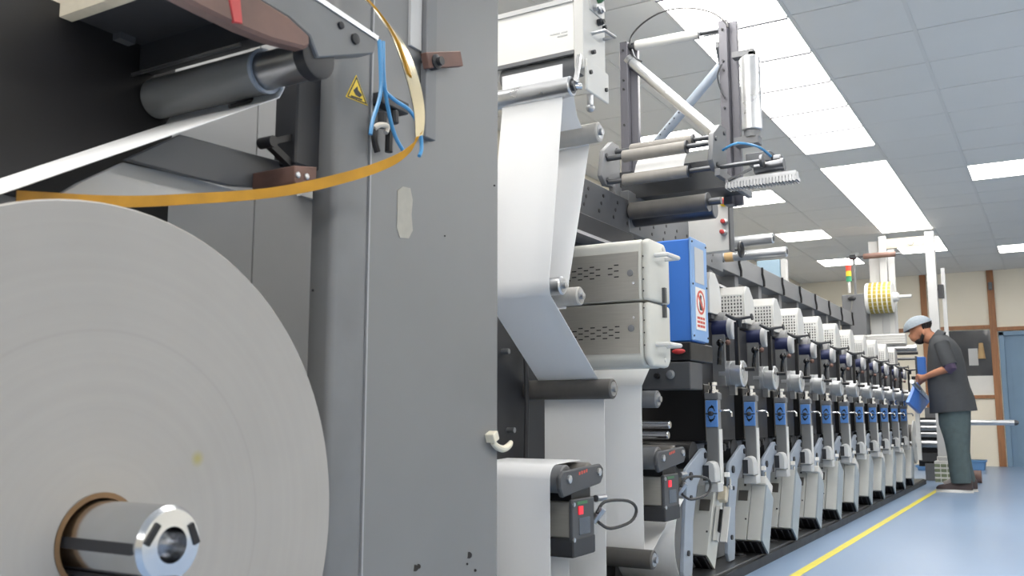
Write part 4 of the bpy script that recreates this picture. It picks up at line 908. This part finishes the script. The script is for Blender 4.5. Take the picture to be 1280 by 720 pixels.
# ribbed drying console in front
cs = thing('ribbed_console', 'white ribbed box lying across the press end beside the man', 'console', (-1.65, 10.9, 1.5))
y = 11.0; f = lambda px, py: at(px, py, y=y)
for px0, px1 in ((1064, 1083), (1083.6, 1132)):
    x0, x1 = f(px0, 425).x, f(px1, 425).x; z0, z1 = f(1100, 431).z, f(1100, 418).z
    MB().box(x0, x1, y, y + .12, z0, z1).build('console_body', 'pale_grey', cs, bevel=.006)
    for k in range(4): z = z0 + .015 + (z1 - z0 - .03) * k / 3; MB().box(x0 + .004, x1 - .004, y - .006, y + .002, z - .004, z + .004).build('console_rib', 'white_paint', cs)
q = MB(); q.cyl((f(1100, 436).x, y + .05, f(1100, 436).z), (f(1145, 434).x, y + .05, f(1100, 436).z), .035, seg=18); q.build('pressure_roller', 'alu', cs)
q = MB(); q.cyl((f(1107, 442).x, y + .02, f(1110, 442).z), (f(1147, 441).x, y + .02, f(1110, 442).z), .018, seg=14); q.build('dark_roller', 'charcoal', cs)
q = MB(); q.box(f(1097, 436).x, f(1106, 436).x, y, y + .1, f(1097, 440).z, f(1097, 432).z); q.build('roller_block', 'dark_grey', cs)
q = MB(); q.cyl((-1.55, y, f(1120, 449).z), (f(1147, 449).x, y, f(1120, 449).z), .014, seg=10); q.build('lower_roller', 'dark_steel', cs)
MB().box(-1.99, -1.90, 10.9, 11.2, .05, 1.56).build('console_stand', 'mid_grey', cs)
# stack of chrome rollers, silver pole, gear reel beside the floor
st = thing('roller_stack', 'stack of bright steel rollers in a dark frame behind the last print unit', 'roller stack', (-1.35, YE + .2, .2))
y = YE + .2; x0, x1 = p(1149, 550, y).x, p(1174, 550, y).x
MB().box(x0 - .02, x1 + .02, y + .03, y + .10, .16, .73).build('stack_frame', 'charcoal', st)
for k, (py, r) in enumerate(((528, .03), (535, .035), (543, .033), (555, .05))):
    z = p(1160, py, y).z; q = MB(); q.cyl((x0, y, z), (x1, y, z), r, seg=18, ch=.003); q.build('steel_roller', 'steel', st)
MB().box(x0, x1, y - .03, y + .02, p(1160, 577, y).z, p(1160, 566, y).z).build('lower_tray', 'dark_grey', st)
MB().box(x0 + .05, x0 + .15, y - .02, y + .06, .0, .2).build('stack_leg', 'mid_grey', st)
gx = p(1146, 550, 11.3); gr = thing('winding_reel', 'white flanged reel with dark winding at the end of the print row', 'reel', (gx.x, 11.3, gx.z))
q = MB(); q.cyl((gx.x - .14, 11.25, gx.z - .02), (gx.x - .02, 11.25, gx.z - .02), .19, seg=30)
q.build('reel_winding', 'rubber_dark', gr)
q = MB(); q.lathe((gx.x - .02, 11.25, gx.z - .02), (1, 0, 0), [(0, .235), (.012, .235), (.014, .06), (.05, .05), (.05, 0)], 32, True, False); q.build('reel_flange', 'pale_grey', gr)
pl_ = thing('mandrel_pole', 'horizontal silver pole sticking out to the right behind the man', 'pole', (-.7, YE + .2, .7))
a, c = p(1150, 528, YE + .25), p(1268, 528, YE + .25)
q = MB(); q.cyl((a.x, YE + .25, a.z), (c.x, YE + .25, a.z), .031, seg=20); q.build('pole_tube', 'alu', pl_)
q = MB(); q.lathe((c.x, YE + .25, a.z), (1, 0, 0), [(0, .031), (.03, .028), (.03, .02), (.045, .018)], 18); q.build('pole_tip', 'dark_steel', pl_)
q = MB(); q.box(-1.40, -1.20, YE + .3, YE + .5, .0, .85); q.build('pole_stand', 'mid_grey', pl_)
# operator screens (blue)
t = thing('operator_tablet', 'blue operator screen tilted at the end of the print row', 'screen', (-1.2, 10.9, .9))
a, c, d, e = (at(*v, x=-1.25) for v in ((1132, 503), (1147, 517), (1160, 500), (1143, 478)))
q = MB(); nrm = Vector((.03, -.006, .0)); q.hexa([a, c, d, e, a + nrm, c + nrm, d + nrm, e + nrm]); q.build('screen_body', 'blue_paint', t)
q = MB(); q.cyl(at(1140, 477, x=-1.21), at(1160, 498, x=-1.21), .022, seg=12); q.build('screen_tube', 'alu', t)
q = MB(); q.bar(at(1146, 505, x=-1.27), at(1150, 575, x=-1.27), .04, .04); q.build('screen_stand', 'pale_grey', t)
t = thing('blue_box', 'upright blue box in front of the man, above his hands', 'box', (-1.25, 10.7, 1.2))
q = MB(); f = lambda px, py: at(px, py, y=10.8)
q.box(f(1145, 450).x, f(1156, 450).x, 10.8, 10.92, f(1150, 470).z, f(1150, 446).z); q.build('box_body', 'blue_paint', t, bevel=.004)
q = MB(); q.box(f(1145, 450).x - .01, f(1146, 450).x, 10.79, 10.93, f(1150, 470).z, f(1150, 445).z); q.build('box_edge', 'dark_grey', t)
q = MB(); q.box(-1.36, f(1153, 450).x, 10.84, 10.9, f(1150, 474).z, f(1150, 470).z); q.build('box_arm', 'charcoal', t)
# basket and crates on the floor
def basket(px, py, wpx, label):
    a = at(px, py, z=0); t = thing('bottle_crate', label, 'crate', (a.x, a.y, 0))
    w_, h_ = .20, .24
    for j in range(4):
        for i in range(3):
            q = MB(); z = .01 + j * .055; q.box(a.x - w_ / 2 + i * w_ / 3 + .004, a.x - w_ / 2 + (i + 1) * w_ / 3 - .004, a.y - .1, a.y + .1, z, z + .036); q.build('printed_strip', 'crate_green', t, bevel=.004)
    q = MB(); q.box(a.x - w_ / 2 + .004, a.x + w_ / 2 - .004, a.y - .096, a.y + .096, 0, h_); q.build('crate_body', 'pale_grey', t)
    q = MB(); q.tube([(a.x - .07, a.y, h_), (a.x - .07, a.y, h_ + .045), (a.x + .07, a.y, h_ + .045), (a.x + .07, a.y, h_)], .008, 8, 0); q.build('carry_handle', 'pale_grey', t)
basket(1182, 603, 22, 'small printed box with carry handle on the floor beside the shoes')
def tub(px, py, w_, h_, m, label, y_=14.6):
    a = at(px, py, y=y_); x0 = a.x; t = thing('storage_tub', label, 'tub', (x0, y_, 0))
    q = MB(); q.hexa([(x0 - w_ / 2 + .02, y_, 0), (x0 + w_ / 2 - .02, y_, 0), (x0 + w_ / 2 - .02, y_ + .25, 0), (x0 - w_ / 2 + .02, y_ + .25, 0), (x0 - w_ / 2, y_, h_), (x0 + w_ / 2, y_, h_), (x0 + w_ / 2, y_ + .25, h_), (x0 - w_ / 2, y_ + .25, h_)]); q.build('tub_body', m, t, bevel=.006)
    MB().box(x0 - w_ / 2 - .01, x0 + w_ / 2 + .01, y_ - .01, y_ + .26, h_ - .03, h_).build('tub_rim', m, t, bevel=.005)
tub(1219, 580, .26, .14, 'tub_blue', 'blue storage tub on the floor behind the man, against the far wall')
tub(1196, 580, .16, .20, 'red_paint', 'small red tub on the floor behind the man legs', 14.0)
tub(1160, 582, .30, .07, 'tub_blue', 'low blue tub on the floor beyond the roller stack', 14.2)
bp_ = at(1216, 590, z=0); q = MB(); q.lathe((-.90, 11.9, .07), (1, 0, 0), [(0, .02), (0, .07), (.08, .07), (.08, .02)], 20, True, True)  # plain disc in place of the raised heel of the far shoe
tag(q.build('heel_disc', 'tape_brown', loc=(-.86, 11.9, 0)), 'brown round disc standing in for the far shoe heel of the man', 'reel')
# smoke detector
a = at(1068, 316, z=CZ); q = MB(); q.lathe((a.x, a.y, CZ), (0, 0, -1), [(0, .055), (.02, .055), (.035, .04), (.045, .02)], 18)
tag(q.build('smoke_detector', 'white_paint', loc=(a.x, a.y, CZ - .045)), 'round white detector on the ceiling above the far end', 'detector')

# ------------------------------------------------------------------ the operator
YP = 10.40
def pp(px, py, dy=0.): v = at(px, py, y=YP); v.y += dy; return v
pe = thing('person', 'man in dark short sleeved shirt and hair cover, bending over the press end', 'person', (pp(1198, 614).x, YP, 0))
def skin_body():
    V = []; Ed = []; R = []
    def add(p, r, par=None):
        V.append(Vector(p)); R.append(r)
        if par is not None: Ed.append((par, len(V) - 1))
        return len(V) - 1
    pelvis = add(pp(1192, 512), (.12, .15)); waist = add(pp(1188, 485), (.11, .145), pelvis); chest = add(pp(1182, 455), (.12, .16), waist)
    up_ = add(pp(1176, 434), (.09, .12), chest); neck = add(pp(1167, 424), (.082, .078), up_)
    jaw = add(pp(1158, 420), (.092, .085), neck); head = add(pp(1150, 411), (.125, .105), jaw); add(pp(1147, 404), (.10, .09), head); add(pp(1145.5, 420), (.088, .08), head)
    for s in (1, -1):
        shd = add(pp(1178, 434, s * -.17), (.055, .055), up_); elb = add(pp(1190, 461, s * -.23 - .0), (.05, .05), shd)
        fm = add(pp(1172, 467, s * -.19), (.044, .044), elb); wr = add(pp(1159, 471.5, s * -.12), (.036, .034), fm)
        pa = add(pp(1153.5, 473, s * -.10), (.052, .03), wr)
        for k in range(4):
            o = (k - 1.5) * .027
            f1 = add(pp(1149.5, 473.5, s * -.10) + Vector((0, o * .5, -o * .9)), (.015, .015), pa); f2 = add(pp(1147 + .3 * abs(k - 1.5), 475.5, s * -.095) + Vector((0, o * .4, -o)), (.013, .013), f1)
            add(pp(1147.5, 478 - .3 * k, s * -.09) + Vector((0, o * .4, -o * .7)), (.011, .011), f2)
        t1 = add(pp(1152, 469.5, s * -.085), (.012, .012), pa); add(pp(1148.5, 468.5, s * -.075), (.009, .009), t1)
        hip = add(pp(1192, 524, s * -.09), (.088, .088), pelvis); dx = 0 if s > 0 else .02
        kn = add(pp(1197, 562, s * -.10), (.06, .06), hip); an = add(pp(1206, 601, s * -.10) + Vector((dx, 0, 0)), (.042, .042), kn)
        ft_ = add(pp(1192, 612, s * -.10) + Vector((dx, 0, .005)), (.038, .03), an)
    # skull, face, jaw, nose and neck are fused with the limbs into one continuous surface
    hb = MB(); o3 = Vector(pe.location); rad = [.82 * (r[0] + r[1]) / 2 for r in R]
    for v, r in zip(V, rad): hb.ball(v - o3, r, 12)
    for i, j in Ed: hb.cyl(V[i] - o3, V[j] - o3, rad[i], rad[j], 14)
    for (px, py, dy, r, s3) in ((1149.5, 409.5, 0, .105, (1, .80, 1.02)), (1146.8, 418.5, 0, .074, (1.02, .88, 1.1)), (1147.5, 424, 0, .052, (1, .95, .8)), (1152.5, 417, 0, .078, (1, .9, 1)),
                                (1138.6, 419.8, 0, .025, (1, .75, .9)), (1141.2, 416.2, 0, .020, (1, .6, 1.3)), (1143.8, 419, .035, .034, (1, 1, 1)), (1143.8, 419, -.035, .034, (1, 1, 1))):
        hb.ball(pp(px, py, dy) - o3, r, 16, s3)
    hb.tube([pp(1153, 416) - o3, pp(1163, 421) - o3, pp(1173, 428) - o3], [.062, .060, .07], 14, 2)
    bmesh.ops.recalc_face_normals(hb.bm, faces=hb.bm.faces[:])
    hm = bpy.data.meshes.new('sk2'); hb.bm.to_mesh(hm); hb.bm.free(); o = bpy.data.objects.new('sk2', hm); C.objects.link(o)
    rm = o.modifiers.new('r', 'REMESH'); rm.mode = 'VOXEL'; rm.voxel_size = .006
    sm_ = o.modifiers.new('m', 'SMOOTH'); sm_.iterations = 3; sm_.factor = .5
    dg_ = bpy.context.evaluated_depsgraph_get(); dg_.update(); nm = bpy.data.meshes.new_from_object(o.evaluated_get(dg_)); bpy.data.objects.remove(o)
    nm.name = 'body'; nm.materials.clear(); nm.materials.append(MATS['skin'])
    nm.polygons.foreach_set('use_smooth', [True] * len(nm.polygons))
    ob_ = bpy.data.objects.new('body', nm); C.objects.link(ob_); ob_.parent = pe; return ob_
body = skin_body()
def loft(secs, name, m, parent, seg=20, cap0=False, cap1=False, wob=0.):
    """sections (centre, half-length along x-ish, half-width along y, tilt) stacked along a limb or torso"""
    q = MB(); R = []
    for i, (c, a, b_, tl) in enumerate(secs):
        ux = Vector((math.cos(tl), 0, math.sin(tl))); ring = []
        for k in range(seg):
            th = 2 * math.pi * k / seg; w_ = 1 + wob * math.sin(3 * th + i * 1.7) + wob * .6 * math.sin(7 * th + i)
            ring.append(c + ux * a * w_ * math.cos(th) + Vector((0, 1, 0)) * b_ * w_ * math.sin(th))
        R.append(ring)
    q.rings(R, True, cap0, cap1); return q.build(name, m, parent, ang=80)
def sec(pxl, pxr, py, half, tl=0., dy=0., pyr=None):
    a = pp(pxl, py, dy); c = pp(pxr, pyr if pyr is not None else py, dy); ctr = (a + c) / 2
    return (ctr, (c - a).length / 2, half, math.atan2(c.z - a.z, c.x - a.x))
shirt = loft([sec(1162, 1222, 517, .225, pyr=513), sec(1161, 1218, 500, .222, pyr=497), sec(1160, 1213, 484, .215), sec(1159, 1209, 468, .215), sec(1159, 1206, 452, .215), sec(1159.5, 1201, 441, .22, pyr=436),
              sec(1160.5, 1194, 434, .20, pyr=426), sec(1161, 1184, 430, .13, pyr=419), sec(1160.5, 1175, 427, .085, pyr=416)], 'shirt', 'shirt', pe, 28, wob=.012)
q = MB()
for s in (1, -1):
    q.tube([pp(1179, 431, s * -.165), pp(1184, 445, s * -.205), pp(1190, 458, s * -.228)], [.075, .072, .07], 14, 0)
each(q, 'sleeve', 'shirt', shirt)
q = MB()
for s in (1, -1): q.tube([pp(1188, 455, s * -.226), pp(1191, 461, s * -.232), pp(1187, 464, s * -.225)], [.062, .06, .05], 14, 0)
each(q, 'sleeve_cuff', 'cuff', shirt)
q = MB(); q.lathe(pp(1172, 423), (pp(1166, 421) - pp(1174, 426)), [(-.03, .10), (.02, .088), (.045, .082), (.03, .076)], 18, False, False); q.build('collar', 'shirt', shirt)
for s in (1, -1):
    dx = 0 if s > 0 else 3.0
    S = [sec(1173, 1213, 512, .135 if s > 0 else .13, dy=s * -.07), sec(1174, 1212, 530, .10, dy=s * -.09), sec(1181, 1212, 548, .088, dy=s * -.10), sec(1185, 1212, 566, .082, dy=s * -.10), sec(1187 + dx * .5, 1213 + dx * .5, 584, .08, dy=s * -.10), sec(1189 + dx, 1215 + dx, 597, .08, dy=s * -.10), sec(1190 + dx, 1216 + dx, 603, .076, dy=s * -.10)]
    loft(S, 'trouser_leg', 'trousers', pe, 20, True, False, wob=.025)
    def foot(z, l0, l1, hw, m_, nm, par, z1, toe=.0):
        q = MB(); R = []; yc_ = YP - s * .10; xo = pp(1196, 614).x + dx * .009
        pts = []
        for k in range(20):
            th = 2 * math.pi * k / 20; x_ = (l0 + l1) / 2 + (l1 - l0) / 2 * math.cos(th); wd = hw * (1 - .18 * max(0, math.cos(th)) - .05)
            pts.append((xo + x_, yc_ + wd * math.sin(th)))
        q.rings([[(a, b2, z) for a, b2 in pts], [(a, b2, z1 - (.035 if a < xo - .1 else 0) * toe) for a, b2 in shrink(pts, .93)]])
        return q.build(nm, m_, par, bevel=.004, bseg=2)
    so = foot(0.0, -.185, .165, .055, 'sign_white', 'shoe_sole', pe, .032)
    sh_ = MB(); xo = pp(1196, 614).x + dx * .009; yc_ = YP - s * .10; R = []
    for x_, hw, h in ((-.175, .02, .05), (-.15, .042, .07), (-.10, .05, .082), (-.04, .05, .105), (.01, .046, .13), (.06, .044, .14), (.12, .043, .135), (.155, .03, .12)):
        R.append([(xo + x_, yc_ + hw * math.cos(2 * math.pi * k / 14), .03 + max(0, .03 * 0 + (h - .03) * max(0, math.sin(2 * math.pi * k / 14)) ** .7 if math.sin(2 * math.pi * k / 14) > 0 else 0)) for k in range(14)])
    sh_.rings(R); su = sh_.build('shoe', 'shoe_dark', pe, ang=60)
    q = MB(); q.tube([(xo - .10, yc_, .078), (xo - .05, yc_, .10), (xo - .0, yc_, .128)], .028, 10, 2); q.build('shoe_tongue', 'shoe_grey', su)
# head: hair cover, hair, beard, ears, nose, brow
hc = pp(1148.5, 409.5)
q = MB(); Mh = Matrix.Rotation(math.radians(-22), 3, 'Y')
def hpt(th, ph, a, b_, c_): return hc + Mh @ Vector((a * math.cos(ph) * math.cos(th), b_ * math.cos(ph) * math.sin(th), c_ * math.sin(ph)))
R = []
for i in range(9):
    ph = math.radians(4 + 86 * i / 8); R.append([hpt(2 * math.pi * k / 24, ph, .148 * (1 + .02 * math.sin(9 * k)), .115, .122) + Vector((-.005, 0, .0)) for k in range(24)])
q.rings(R, True, False, True); ht = q.build('hair_cover', 'hairnet', pe, ang=80)
q = MB(); R = []
for i in range(5):
    ph = math.radians(-24 + 30 * i / 4); R.append([hpt(2 * math.pi * k / 24, ph, .146 * (.93 + .02 * i), .112, .125) for k in range(24)])
q2 = MB(); 
for k in range(-5, 6):
    th = math.radians(k * 13); a = hpt(th, math.radians(-28), .10, .085, .1); c = hpt(th, math.radians(2), .128, .102, .1); q2.tube([a, a.lerp(c, .5) + (a - hc) * .02, c], [.010, .013, .012], 8, 0)
q2.build('hair', 'hair', pe)
q = MB(); 
for s in (1, -1):
    e_ = pp(1156, 416, s * -.086); q.ball(e_, .03, 10, (.6, .3, 1))
each(q, 'ear', 'skin', body)
nz = pp(1138.5, 421); q = MB(); q.bm.free()
q = MB()
for s in (1, -1):
    q.ball(pp(1141.2, 416.6, s * -.034), .011, 10); 
each(q, 'eye', 'sign_white', body)
q = MB()
for s in (1, -1): q.tube([pp(1139, 414.5, s * -.015), pp(1141, 414, s * -.05)], .007, 6, 0); q.ball(pp(1140.4, 416.7, s * -.036), .006, 8)
each(q, 'eyebrow', 'hair', body)
q = MB(); q.ball(pp(1149.5, 426), .058, 14, (.9, 1.0, .66)); q.tube([pp(1142.5, 423, -.03), pp(1140.8, 423), pp(1142.5, 423, .03)], .009, 6, 0)
for s in (1, -1): q.tube([pp(1155, 417, s * -.077), pp(1154, 422, s * -.077), pp(1152, 427, s * -.06)], [.013, .018, .016], 8, 0)
q.build('beard', 'hair', pe)
q = MB(); q.tube([pp(1142.2, 424.6, -.022), pp(1140.9, 424.7, 0), pp(1142.2, 424.6, .022)], .006, 6, 0); q.build('mouth', 'rust', body)
